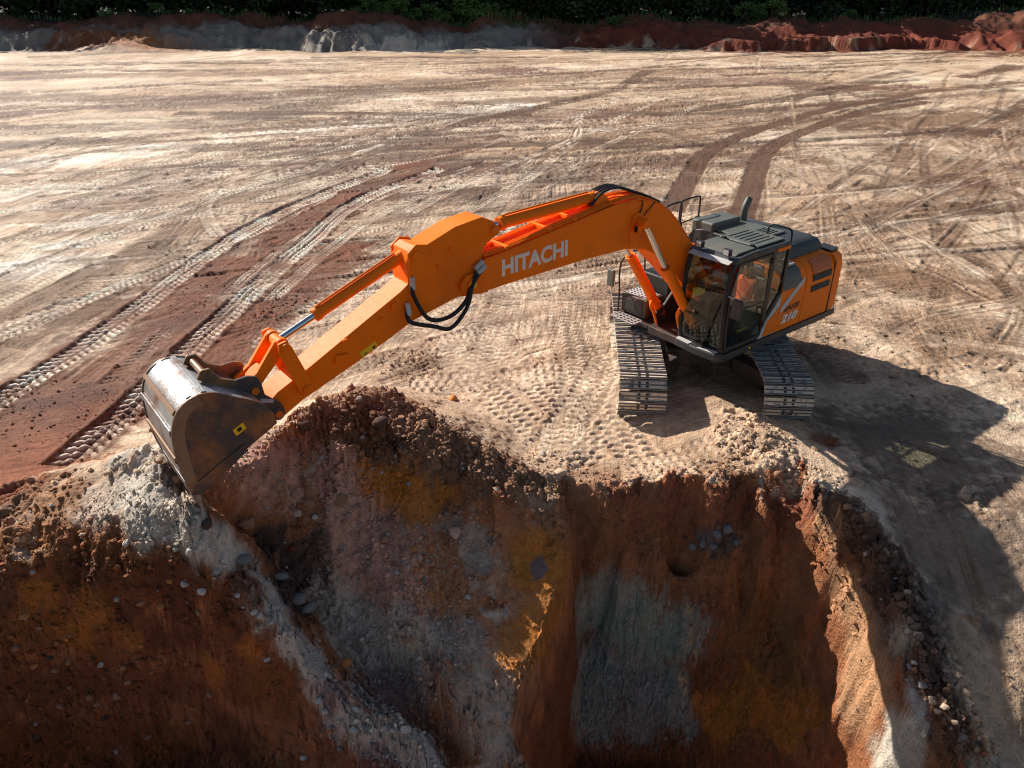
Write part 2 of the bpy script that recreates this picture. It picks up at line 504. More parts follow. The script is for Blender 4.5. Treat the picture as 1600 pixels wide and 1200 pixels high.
for q in ((1420, 240), (1480, 330), (1540, 260), (1580, 400), (1440, 440), (1520, 520), (1380, 330)):
    paint(q[0], q[1], 1.6, TAN, .6, 1.5, .2)
for k in range(80):
    px, py = random.uniform(-50, 1650), random.uniform(110, 330)
    paint(px, py, random.uniform(.5, 1.6)*(1+(330-py)/160), random.choice([TAN, BROWN, CREAM, BEIGE, PINK]), random.uniform(.35, .8), random.uniform(1.5, 5), random.uniform(-.1, .7), seed=k)
# red soil around the truck ruts on the left
band([(-120, 790), (60, 660), (190, 570), (330, 450), (470, 350), (640, 260)], 3.0, RED, .9)
band([(60, 740), (180, 660), (300, 570), (420, 480), (540, 385)], 1.7, RED, .95)
band([(-150, 700), (60, 590), (230, 470), (380, 370)], 1.3, RUST, .7)
band([(640, 262), (720, 235), (800, 215)], 1.6, RUST, .55)
band([(-60, 520), (120, 440), (300, 350)], 1.6, TAN, .7)
band([(300, 600), (400, 520), (520, 440), (600, 400)], .9, C_(150, 96, 60), .75)
paint(60, 620, .8, TAN, .4); paint(20, 720, 1.2, RED, .9)
paint(440, 480, .9, BROWN, .6); paint(590, 460, .6, BEIGE, .5); paint(500, 560, .7, C_(178, 118, 60), .8, 1.6, .3)
for q in ((50, 415, 1.0), (160, 345, .9), (20, 430, .7), (120, 380, .5)):
    paint(q[0], q[1], q[2], C_(232, 222, 208), .85, 2.5, .35)
# crawler prints between arm and machine
paint(760, 520, 1.6, CREAM, .6); paint(860, 600, 1.0, CREAM, .5); paint(660, 570, .8, C_(184, 146, 112), .7); paint(900, 500, 1.0, CREAM, .7)
paint(700, 620, .8, BEIGE, .6); paint(900, 690, .8, CREAM, .4); paint(1000, 710, .9, BEIGE, .8); paint(1120, 720, .9, TAN, .7)
paint(1150, 680, .7, BEIGE, .9); paint(1300, 560, 1.2, TAN, .5); paint(1420, 600, 1.5, BEIGE, .8); paint(1540, 560, 1.2, TAN, .4)
paint(1430, 700, 2.0, C_(150, 124, 102), .8); paint(1500, 850, 1.6, C_(140, 116, 96), .8); paint(1450, 980, 1.0, C_(128, 110, 98), .8)  # darker ground tones that paint in some of the machine's shadow
paint(1330, 780, .5, CREAM, .7, 2.0, -.7); paint(1560, 1080, .9, BEIGE, .9); paint(1290, 690, .35, RED, .7)
# the broad shaded face below the heap
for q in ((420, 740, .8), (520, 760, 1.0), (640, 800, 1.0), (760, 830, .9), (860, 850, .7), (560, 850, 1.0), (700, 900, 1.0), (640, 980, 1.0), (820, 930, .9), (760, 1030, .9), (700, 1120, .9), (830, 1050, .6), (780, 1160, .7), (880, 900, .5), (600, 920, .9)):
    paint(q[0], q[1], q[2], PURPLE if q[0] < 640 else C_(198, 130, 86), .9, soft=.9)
for q in ((660, 770, .5), (630, 740, .45), (850, 880, .5), (860, 960, .45), (840, 900, .35), (820, 1010, .4), (600, 735, .35)):
    paint(q[0], q[1], q[2], OCHRE, .75, 1.3, .6)
for q in ((740, 850, .3), (745, 880, .22), (720, 1000, .35), (640, 1000, .45), (560, 960, .4), (760, 1090, .4), (690, 1010, .25), (790, 1170, .4), (560, 1010, .5), (620, 1060, .5), (510, 930, .4)):
    paint(q[0], q[1], q[2], GREY, .7, 1.9, -.75)
paint(840, 890, .14, C_(120, 112, 112), .9, 1.8, 1.2); paint(480, 880, .5, C_(104, 80, 68), .9); paint(450, 930, .45, C_(80, 64, 58), .9); paint(430, 860, .35, C_(78, 62, 56), .9)
paint(600, 1100, .7, C_(112, 80, 74), .7); paint(660, 1160, .6, C_(104, 78, 72), .7)
# heap beside the arm
for q in ((520, 640, .7), (600, 650, .8), (700, 700, .7), (780, 740, .6), (640, 690, .6)):
    paint(q[0], q[1], q[2], C_(150, 110, 84), .95)
for q in ((460, 655, .35), (500, 672, .35), (550, 690, .35), (600, 700, .35), (660, 690, .4), (720, 710, .4), (800, 755, .4)):
    paint(q[0], q[1], q[2], C_(132, 92, 66), .9)
for q in ((600, 628, .5), (650, 652, .55), (700, 682, .55), (755, 712, .5), (810, 738, .45), (560, 615, .5), (620, 640, .5)):
    paint(q[0], q[1], q[2], C_(160, 120, 92), .9)
paint(560, 680, .6, C_(118, 78, 52), .8); paint(840, 770, .5, TAN, .8); paint(930, 750, .6, C_(176, 134, 104), .8); paint(530, 615, .6, C_(172, 122, 88), .8)
# pale spine and pale mound at the bucket
for q in ((180, 760, .6), (240, 730, .55), (220, 800, .55), (150, 790, .5), (270, 790, .5)):
    paint(q[0], q[1], q[2], C_(204, 180, 158), .9)
for q in ((210, 770, .4), (250, 810, .45), (230, 830, .4), (290, 830, .35), (300, 860, .4), (335, 885, .36), (370, 915, .34), (405, 945, .3), (425, 965, .28), (440, 990, .26), (460, 1015, .28), (480, 1040, .3), (500, 1080, .35), (540, 1130, .45), (600, 1160, .45), (660, 1190, .45), (230, 700, .35), (190, 715, .3)):
    paint(q[0], q[1], q[2], WHITE, .92, 1.3, -.8)
for q in ((345, 865, .42), (360, 885, .45), (378, 900, .45), (395, 920, .42), (412, 940, .42), (430, 965, .4), (450, 990, .35)):
    paint(q[0], q[1], q[2], WHITE, .9, wob=.25)
paint(520, 1090, .3, C_(140, 100, 102), .6); paint(590, 1190, .3, C_(140, 104, 104), .5); paint(290, 740, .35, C_(96, 70, 54), .9)
# left pit
for q in ((40, 780, .7), (100, 770, .5), (60, 815, .6)):
    paint(q[0], q[1], q[2], C_(158, 110, 74), .8)
for q in ((20, 760, .5), (-40, 790, .8)):
    paint(q[0], q[1], q[2], RED, .8)
for q in ((0, 870, .6), (100, 870, .5), (180, 880, .5), (260, 895, .4), (330, 925, .3)):
    paint(q[0], q[1], q[2], C_(150, 94, 52), .9)
for x_ in range(-200, 460, 70):
    for y_ in (935, 1000, 1080, 1160, 1230):
        if x_ < 420 or y_ > 1040:
            if x_ > 400 and y_ > 1100: continue
            paint(x_, y_, .55, random.choice([C_(132, 76, 42), C_(122, 70, 42), C_(140, 84, 44), C_(112, 64, 42)]), .9, seed=x_ % 7)
for q in ((150, 960, .35), (120, 1010, .3), (60, 950, .3), (330, 1060, .3), (200, 1000, .25), (400, 1020, .25)):
    paint(q[0], q[1], q[2], OCHRE, .5)
paint(420, 1010, .22, C_(128, 62, 36), .8, 1.6, 1.2)
# right pit
for q in ((980, 800, .5), (1060, 790, .5), (1140, 800, .5), (1220, 810, .5), (1260, 800, .4)):
    paint(q[0], q[1], q[2], C_(152, 92, 64), .9)
for q in ((940, 840, .5), (1020, 880, .5), (1100, 900, .6), (1180, 880, .6), (1250, 890, .5), (960, 900, .5)):
    paint(q[0], q[1], q[2], C_(164, 108, 70), .9)
paint(1110, 850, .3, C_(108, 96, 88), .9, 2.0, 0)
for q in ((925, 960, .45), (915, 1030, .45), (900, 1090, .4), (930, 1110, .6), (1000, 1130, .5), (1060, 1120, .4), (960, 960, .8), (1000, 1050, .8), (940, 1080, .7), (1060, 1000, .6), (1040, 1100, .6), (930, 1130, .5)):
    paint(q[0], q[1], q[2], C_(168, 164, 144), .95, soft=.7)
for q in ((950, 980, .5), (1000, 1010, .55), (1040, 1010, .45), (950, 1050, .45), (1010, 960, .35), (1050, 1060, .35)):
    paint(q[0], q[1], q[2], TEAL, .75, soft=.9)
for q in ((896, 860, .3), (895, 920, .3), (880, 980, .3), (862, 1050, .3), (842, 1120, .3), (822, 1180, .3)):
    paint(q[0], q[1], q[2], C_(188, 116, 70), .9)
for q in ((940, 1030, .25), (1010, 1080, .3), (960, 1050, .3)):
    paint(q[0], q[1], q[2], C_(176, 172, 164), .5)
for q in ((1180, 960, .6), (1230, 980, .5), (1150, 1020, .5), (1220, 1060, .5)):
    paint(q[0], q[1], q[2], C_(150, 100, 56), .9)
for q in ((1170, 1100, .5), (1220, 1130, .5), (1130, 1130, .4), (1270, 1120, .4), (1100, 1100, .3)):
    paint(q[0], q[1], q[2], OCHRE, .8)
for q in ((1075, 965, .07), (1080, 990, .05), (1078, 1010, .06), (1065, 1065, .09), (1072, 1080, .06), (1085, 1030, .04)):
    paint(q[0], q[1], q[2], C_(222, 186, 140), .9, 1.5, 1.5)
for q in ((1290, 840, .4), (1320, 940, .5), (1340, 1020, .5), (1360, 1080, .5), (1330, 1100, .5)):
    paint(q[0], q[1], q[2], C_(194, 146, 106), .95)
for q in ((1390, 1170, .4), (1380, 1200, .5), (1420, 1150, .3)):
    paint(q[0], q[1], q[2], C_(212, 200, 180), .9)
for q in ((1300, 790, .3), (1350, 840, .4), (1390, 900, .4), (1420, 980, .4), (1450, 1060, .4), (1480, 1140, .4)):
    paint(q[0], q[1], q[2], C_(104, 76, 60), .85, 1.6, 1.4)
paint(1400, 1010, .3, GREY, .7); paint(1430, 1120, .25, C_(190, 186, 178), .8); paint(1420, 1080, .2, C_(180, 176, 170), .7)
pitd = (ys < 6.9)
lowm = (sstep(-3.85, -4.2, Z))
COL[:] = COL*(1-lowm[..., None])+C_(74, 54, 42)*lowm[..., None]  # deepest floor coloured dark to stand for its deep shadow
# ------------------------------------------------------------------ ruts, prints and clods pressed into the ground
DZ = np.zeros_like(Z)
def stamp(P, width, style='tyre', depth=0.03, tread=0.03, light=None, la=0.5, pitch=0.16, smooth_pts=6, seed=0, solid=0.0):
    P = np.array(curve_pts([p[:2] for p in P], smooth_pts))
    seglen = np.sqrt(((P[1:]-P[:-1])**2).sum(1))
    s0 = np.concatenate([[0], np.cumsum(seglen)])
    hw = width/2
    R = hw*1.45
    for i in range(len(P)-1):
        p, q = P[i], P[i+1]
        L = seglen[i]
        if L < 1e-6: continue
        sl = region((p[0]+q[0])/2, (p[1]+q[1])/2, R+L/2)
        if sl is None: continue
        d = (q-p)/L
        dx = X[sl]-p[0]; dy = Y[sl]-p[1]
        s = dx*d[0]+dy*d[1]
        u = (-dx*d[1]+dy*d[0])
        m = (s >= 0) & (s < L) & (np.abs(u) < R)
        if not m.any(): continue
        sv = s[m]+s0[i]; uv = u[m]/hw
        au = np.abs(uv)
        xs, ysv = X[sl][m], Y[sl][m]
        ragged = 0.16*fbm(sv*1.7+seed, uv*0.6, 3, 101+seed % 50)
        inside = sstep(1.0, 0.86, au+ragged*0.6)
        wear = np.clip(0.62+0.8*fbm(xs*1.1+seed, ysv*1.1, 3, 131), 0, 1)
        rim = np.exp(-((au-1.12)/0.14)**2)
        if style == 'tyre':
            ph = (sv+0.30*hw*au*2.0+np.where(uv > 0, pitch*0.5, 0))/pitch
            lug = sstep(0.30, 0.62, np.abs((ph % 1.0)-0.5)*2)*sstep(0.06, 0.16, au)
            lug = lug*sstep(1.02, .8, au)
            groove = np.exp(-((au-0.45)/0.07)**2)*0.6
            t = lug-groove
        elif style == 'crawler':
            ph = sv/pitch + 0.5*(np.floor((uv+1)*1.5) % 2)
            t = sstep(0.15, 0.75, np.abs((ph % 1.0)-0.5)*2)*(0.75+0.25*np.sin(uv*9.0))
        else:
            t = fbm(sv*0.10+seed, uv*hw*9.0, 3, 151, .7)*1.5+0.25
        vary = np.clip(0.8+0.5*fbm(sv*0.25+seed*3, sv*0+1.7, 2, 161), .2, 1.2)
        dz = inside*(-depth+tread*t*wear)*vary + rim*depth*0.55*vary*(0.6+0.8*ragged)
        fl = flat[sl][m]
        DZ[sl][m] = DZ[sl][m]*(1-0.75*inside*fl)+dz*fl
        if light is not None:
            w = np.clip(inside*la*np.clip(wear+solid, 0, 1)*(np.clip(t, 0, 1)*0.8+0.2+solid)*fl, 0, 1)[:, None]
            c = COL[sl][m]
            c = c*(1-w)+light*w
            # darker tone in the gaps and along the edges
            g = (la*1.15*fl*(inside*np.clip(.35-t, 0, .5)*2*wear+rim*.45*(ragged+.5)))[:, None]
            g = np.clip(g, 0, 1)
            COL[sl][m] = c*(1-g)+c*np.array([.58, .5, .44], np.float32)*g
def gp(*pp): return [G(a, b)[:2] for a, b in pp]

# random traffic over the floor: pairs of wheel or crawler tracks that follow the haul direction
d1 = np.array(G(600, 262)[:2])-np.array(G(0, 632)[:2]); a1 = math.atan2(d1[1], d1[0])
rs = random.Random(11)
for k in range(210):
    y0 = 13+70*rs.random()**1.5
    x0 = rs.uniform(-0.9, 0.9)*(y0+3)
    right = x0 > 0.25*y0
    a = (a1+rs.gauss(0.05, .22)) if not right else (math.radians(rs.choice([70, 100, 120, 40, 55]))+rs.gauss(0, .25))
    if y0 > 30 and not right: a = rs.gauss(math.radians(22), .22)
    if y0 < 19 and -6 < x0 < 0: a = math.radians(rs.choice([35, 60, 110, 140]))
    kap = rs.gauss(0, .02)*(1.8 if rs.random() < .3 else 1)
    L = rs.uniform(8, 30)
    n = 7
    Pm = []
    x, yy, aa = x0, y0, a
    for i in range(n):
        Pm.append((x, yy, aa)); x += math.cos(aa)*L/n; yy += math.sin(aa)*L/n; aa += kap*L/n
    style = rs.choice(['tyre', 'tyre', 'crawler', 'smear', 'smear'])
    w = {'tyre': .5, 'crawler': .7, 'smear': rs.uniform(.5, 1.4)}[style]
    lightc = rs.choice([CREAM, C_(228, 208, 184), BEIGE, TAN, C_(170, 130, 104)])
    far = min(1, y0/30)
    for off in (-1.05, 1.05):
        PP = [(p[0]-math.sin(p[2])*off, p[1]+math.cos(p[2])*off) for p in Pm]
        stamp(PP, w, style, 0.018+.04*far, 0.032+0.045*far, lightc, rs.uniform(.35, .85), rs.uniform(.15, .2), 3, k)
# combed scrape lines far out
for k in range(270):
    y0 = 17+63*rs.random()**1.25; x0 = rs.uniform(-1, 1)*(y0*.75)
    a = rs.gauss(math.radians(20 if x0 < 8 else 50), .18)
    L = rs.uniform(6, 22)
    PP = [(x0+math.cos(a)*L*t, y0+math.sin(a)*L*t+0.4*math.sin(t*3+k)) for t in (0, .33, .66, 1)]
    dark = rs.random() < .45
    stamp(PP, rs.uniform(.15, .6), 'smear', 0.05, 0.05, (BROWN if rs.random() < .6 else TAN) if dark else C_(228, 210, 188), rs.uniform(.4, .8), .2, 3, k+300)
# long dark smears of brown earth dragged across the far floor
for k in range(70):
    y0 = rs.uniform(30, 84); x0 = rs.uniform(-.95, .8)*y0*.75
    a = rs.gauss(math.radians(10 if x0 < 8 else 28), .16); L = rs.uniform(8, 28)
    PP = [(x0+math.cos(a)*L*t, y0+math.sin(a)*L*t+0.5*math.sin(t*4+k)) for t in (0, .25, .5, .75, 1)]
    stamp(PP, rs.uniform(.4, 1.6)*(y0/50), 'smear', .06, .06, rs.choice([BROWN, C_(140, 96, 68), C_(150, 112, 84), DARK]), rs.uniform(.45, .85), .2, 3, k+900, rs.uniform(0, .35))
# more wheel pairs on the left
for k, pp_ in enumerate([((-100, 400), (120, 350), (330, 305), (560, 245)), ((-100, 425), (140, 372), (360, 322), (590, 255)), ((-60, 300), (200, 262), (480, 215), (760, 165)), ((-60, 315), (220, 272), (500, 225), (790, 172)),
                         ((-60, 525), (150, 462), (300, 405), (430, 340)), ((300, 395), (420, 330), (560, 270), (760, 225), (960, 160)), ((640, 330), (760, 270), (900, 215), (1040, 150)), ((700, 345), (820, 280), (960, 220), (1100, 160)), ((800, 300), (860, 250), (900, 215), (905, 180))]):
    stamp(gp(*pp_), .5, 'tyre', .045, .05, C_(232, 212, 190), .9, .2, 6, k+950)
# brick-like crawler prints left of the machine
for k, (a, b, c) in enumerate([((960, 700), (860, 620), (740, 500)), ((930, 730), (800, 640), (690, 540)), ((1000, 720), (940, 600), (900, 460)), ((600, 570), (760, 520), (950, 500)),
                               ((640, 600), (800, 590), (950, 560)), ((690, 640), (760, 560), (800, 450)), ((620, 540), (740, 460), (900, 430)), ((880, 700), (900, 600), (880, 480)),
                               ((840, 720), (905, 640), (955, 560)), ((1000, 745), (1080, 720), (1160, 700)), ((900, 380), (700, 440), (560, 540)), ((640, 480), (720, 420), (760, 330))]):
    stamp(gp(a, b, c), .8, 'crawler', .035, .07, C_(226, 204, 178), .6, .17 + .015*(k % 3), 5, k+500)
for k, (a, b, c) in enumerate([((1290, 560), (1400, 520), (1500, 500)), ((1260, 510), (1340, 470), (1420, 450)), ((1560, 560), (1420, 580), (1300, 560)), ((1290, 480), (1300, 400), (1290, 300)), ((1340, 650), (1460, 640), (1600, 600)),
                               ((1350, 560), (1450, 500), (1600, 470)), ((1450, 760), (1530, 800), (1600, 880)), ((1400, 700), (1500, 740), (1620, 770))]):
    stamp(gp(a, b, c), .7, 'crawler' if k % 2 == 0 else 'smear', .03, .045, BEIGE, .3, .2, 5, k+540)
# the machine's own brown crawler tracks behind it
stamp(gp((1050, 330), (1075, 280), (1110, 235), (1190, 200), (1300, 170), (1420, 148)), .95, 'crawler', .05, .04, C_(136, 98, 74), .9, .19, 6, 701, .6)
stamp(gp((1155, 350), (1175, 290), (1195, 240), (1235, 214), (1330, 180), (1450, 158)), .95, 'crawler', .05, .04, C_(138, 100, 76), .9, .19, 6, 702, .6)
# smooth light trails
stamp(gp((1258, 300), (1245, 250), (1240, 190), (1238, 150)), .3, 'smear', .03, .01, C_(206, 178, 150), .8, .2, 5, 703)
stamp(gp((1300, 180), (1320, 270), (1350, 350), (1420, 410)), .35, 'smear', .03, .01, C_(212, 188, 162), .7, .2, 5, 704)
stamp(gp((655, 340), (650, 370), (672, 395)), .35, 'smear', .02, .01, C_(214, 192, 166), .7, .2, 5, 705)
stamp(gp((700, 465), (830, 470), (960, 468)), .25, 'smear', .03, .01, C_(204, 178, 150), .6, .2, 5, 706)
# red soil churned up around the truck ruts
band([(-120, 790), (60, 660), (190, 570), (330, 450), (450, 362), (560, 300)], 3.3, RED, .9, .9, 1.0, patchy=.6)
band([(60, 740), (180, 660), (300, 570), (420, 480), (540, 385)], 1.9, RED, .9, .7, .8, patchy=.5)
band([(-200, 690), (60, 575), (230, 462), (380, 370)], 1.7, RUST, .7, .8, .8, patchy=.7)
band([(-60, 600), (60, 520), (300, 400)], 1.2, C_(150, 104, 72), .8, .8, .8, patchy=.5)
paint(20, 720, 1.2, RED, .9); paint(120, 620, .6, C_(112, 60, 40), .7, 2, .6); paint(300, 500, .6, C_(116, 64, 42), .7, 2, .6); paint(220, 590, .5, C_(160, 108, 76), .6, 2, .6)
# truck ruts on the left
LUG = C_(232, 214, 192)
stamp(gp((-80, 470), (60, 410), (220, 350), (420, 280), (600, 225)), .5, 'tyre', .05, .055, LUG, .95, .18, 6, 711)
stamp(gp((-80, 560), (60, 500), (200, 440), (380, 370), (520, 300)), .5, 'tyre', .05, .055, LUG, .95, .18, 6, 712)
stamp(gp((-60, 340), (160, 305), (400, 255), (640, 210)), .5, 'tyre', .05, .055, LUG, .95, .2, 6, 713)
stamp(gp((342, 368), (325, 345), (322, 318), (350, 298), (430, 288)), .5, 'tyre', .05, .055, LUG, .95, .16, 8, 714)
stamp(gp((360, 455), (440, 390), (540, 330), (640, 290), (740, 260)), .45, 'tyre', .045, .055, LUG, .85, .16, 6, 715)
stamp(gp((420, 470), (500, 400), (600, 330), (720, 285)), .45, 'tyre', .045, .055, LUG, .85, .16, 6, 716)
stamp(gp((-90, 695), (0, 625), (120, 548), (205, 488), (310, 408), (400, 350), (490, 308), (610, 262)), .68, 'tyre', .11, .10, C_(238, 220, 200), 1.0, .2, 8, 717)
stamp(gp((100, 735), (160, 680), (250, 592), (330, 512), (430, 420), (490, 370), (560, 312), (690, 262)), .7, 'tyre', .11, .10, C_(238, 220, 200), 1.0, .2, 8, 718)
# ground clods: where earth lies loose
CL = np.zeros_like(Z)
for q in ((600, 628, .5), (660, 655, .55), (720, 690, .5), (780, 722, .45), (540, 615, .4), (500, 660, .7), (560, 650, .7), (620, 670, .7), (680, 690, .6), (740, 720, .6), (800, 750, .5), (860, 770, .4), (560, 690, .5), (930, 780, .35), (980, 760, .4), (1060, 745, .4), (1140, 755, .45), (1220, 750, .5), (1180, 690, .6), (1160, 650, .4), (1210, 720, .5), (1270, 775, .4)):
    splat(CL, q[0], q[1], q[2], .8, 1.3)
for q in ((1310, 790, .3), (1352, 820, .4), (1390, 870, .4), (1420, 930, .4), (1455, 1000, .4), (1488, 1080, .4), (1520, 1160, .4)):
    splat(CL, q[0], q[1], q[2], 1.0, 1.5, 1.4)
for q in ((270, 720, .4), (290, 760, .35), (250, 740, .35), (320, 800, .3), (40, 770, .5), (10, 790, .5), (200, 720, .4), (100, 870, .4), (200, 880, .4), (270, 900, .3), (0, 875, .5), (150, 870, .4), (340, 930, .3)):
    splat(CL, q[0], q[1], q[2], .8, 1.5)
for q in ((300, 850, .4), (350, 900, .35), (400, 945, .3), (440, 985, .3), (540, 1120, .5), (620, 1160, .5), (450, 880, .5), (480, 930, .4)):
    splat(CL, q[0], q[1], q[2], .7, 1.3, -.8)
for q in ((60, 980, .6), (160, 1040, .7), (280, 1060, .7), (100, 1120, .8), (250, 1160, .7), (700, 1000, .8), (560, 800, .8), (640, 900, .8), (980, 1080, .7), (1110, 850, .4), (760, 900, .7)):
    splat(CL, q[0], q[1], q[2], .35, 1.3)
for q in ((430, 490, .5), (590, 450, .3), (280, 380, .3), (590, 420, .4), (230, 640, .4), (560, 500, .4), (640, 560, .5), (1370, 740, .5), (1500, 770, .6), (1560, 640, .5), (1430, 590, .5)):
    splat(CL, q[0], q[1], q[2], .5, 2.0, .5)
steepm = sstep(.5, 1.1, slope)*(Y < 14)
nm = Y[:, 0] < 24
xn, yn = X[nm], Y[nm]
xw, yw = XW[nm], YW[nm]
c1 = clods(xw/.34, yw/.34, 201); c2 = clods(xw/.16, yw/.16, 211); c3 = clods(xw/.075, yw/.075, 221)
f1 = fbm(xw*1.1, yw*1.1, 5, 231); f2 = fbm(xw*4.5, yw*4.5, 4, 241)
D = DZ[nm]
ch1 = CHK[nm]; ch2 = chunks(xw/.09, yw/.09, 411); ch3 = chunks(xw/.55, yw/.55, 421)
rid = 1-np.abs(fbm(xw*1.9, yw*1.5, 4, 431)); rid2 = 1-np.abs(fbm(xw*6.5, yw*5.0, 3, 441))
D += CL[nm]*(0.10*c1*sstep(.3, .9, CL[nm]) + 0.06*c2 + 0.03*c3 + 0.08*f2 + .07*(ch1-.5) + .045*(ch2-.5))
D += steepm[nm]*(.10*(rid-.75) + .045*(rid2-.75) + .05*(ch3-.5) + .045*(ch1-.5) + .02*(ch2-.5))
D += (0.008+0.02*steepm[nm])*c3*sstep(-.1, .5, f2)
D += 0.03*f1*(1+2.2*steepm[nm]) + 0.008*f2*(1+3*steepm[nm])
# bucket-tooth grooves running down the cut faces
gro = fbm(xn*7.0+0.8*f1, Z[nm]*0.5, 3, 251)
D += 0.012*gro*steepm[nm]
DZ[nm] = D
fn = ~nm
DZ[fn] += 0.05*fbm(X[fn]*.5, Y[fn]*.5, 4, 261)
# colour modulations that belong to the soil itself
kk = fbm(xw*2.3, yw*2.3, 4, 271); k2 = fbm(xw*14, yw*14, 2, 281)
COL[nm] *= np.clip(1+(.22*(ch1-.5)+.2*(ch2-.5))*np.maximum(CL[nm], steepm[nm])+0.24*kk+0.14*k2*(1-.8*steepm[nm]), .5, 1.5)[..., None]
COL[fn] *= np.clip(1+0.2*fbm(X[fn]*.8, Y[fn]*.8, 4, 301), .5, 1.5)[..., None]
# stronger tone contrast on the level traffic floor
lum = COL.mean(-1)
gain = np.where(lum < 9, (np.maximum(lum, .05)/.47)**.75, 1)
COL *= (1+(np.clip(gain, .62, 1.3)-1)*(flat*sstep(9.5, 11.5, Y))[..., None][..., 0])[..., None]
COL = np.clip(COL, 0, .86)
Z += DZ

idx = np.arange(NR*NC).reshape(NR, NC)
quads = np.stack([idx[:-1, :-1], idx[:-1, 1:], idx[1:, 1:], idx[1:, :-1]], -1).reshape(-1, 4)
me = bpy.data.meshes.new("ground")
me.vertices.add(NR*NC)
me.vertices.foreach_set("co", np.stack([X, Y, Z], -1).astype(np.float32).ravel())
me.loops.add(quads.size)
me.loops.foreach_set("vertex_index", quads.ravel().astype(np.int32))
me.polygons.add(len(quads))
me.polygons.foreach_set("loop_start", np.arange(0, quads.size, 4, dtype=np.int32))
me.polygons.foreach_set("use_smooth", np.ones(len(quads), bool))
me.update(calc_edges=True)
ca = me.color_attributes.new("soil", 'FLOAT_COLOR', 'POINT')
ca.data.foreach_set("color", np.concatenate([np.clip(COL, 0, 1), np.ones(COL.shape[:2]+(1,), np.float32)], -1).astype(np.float32).ravel())

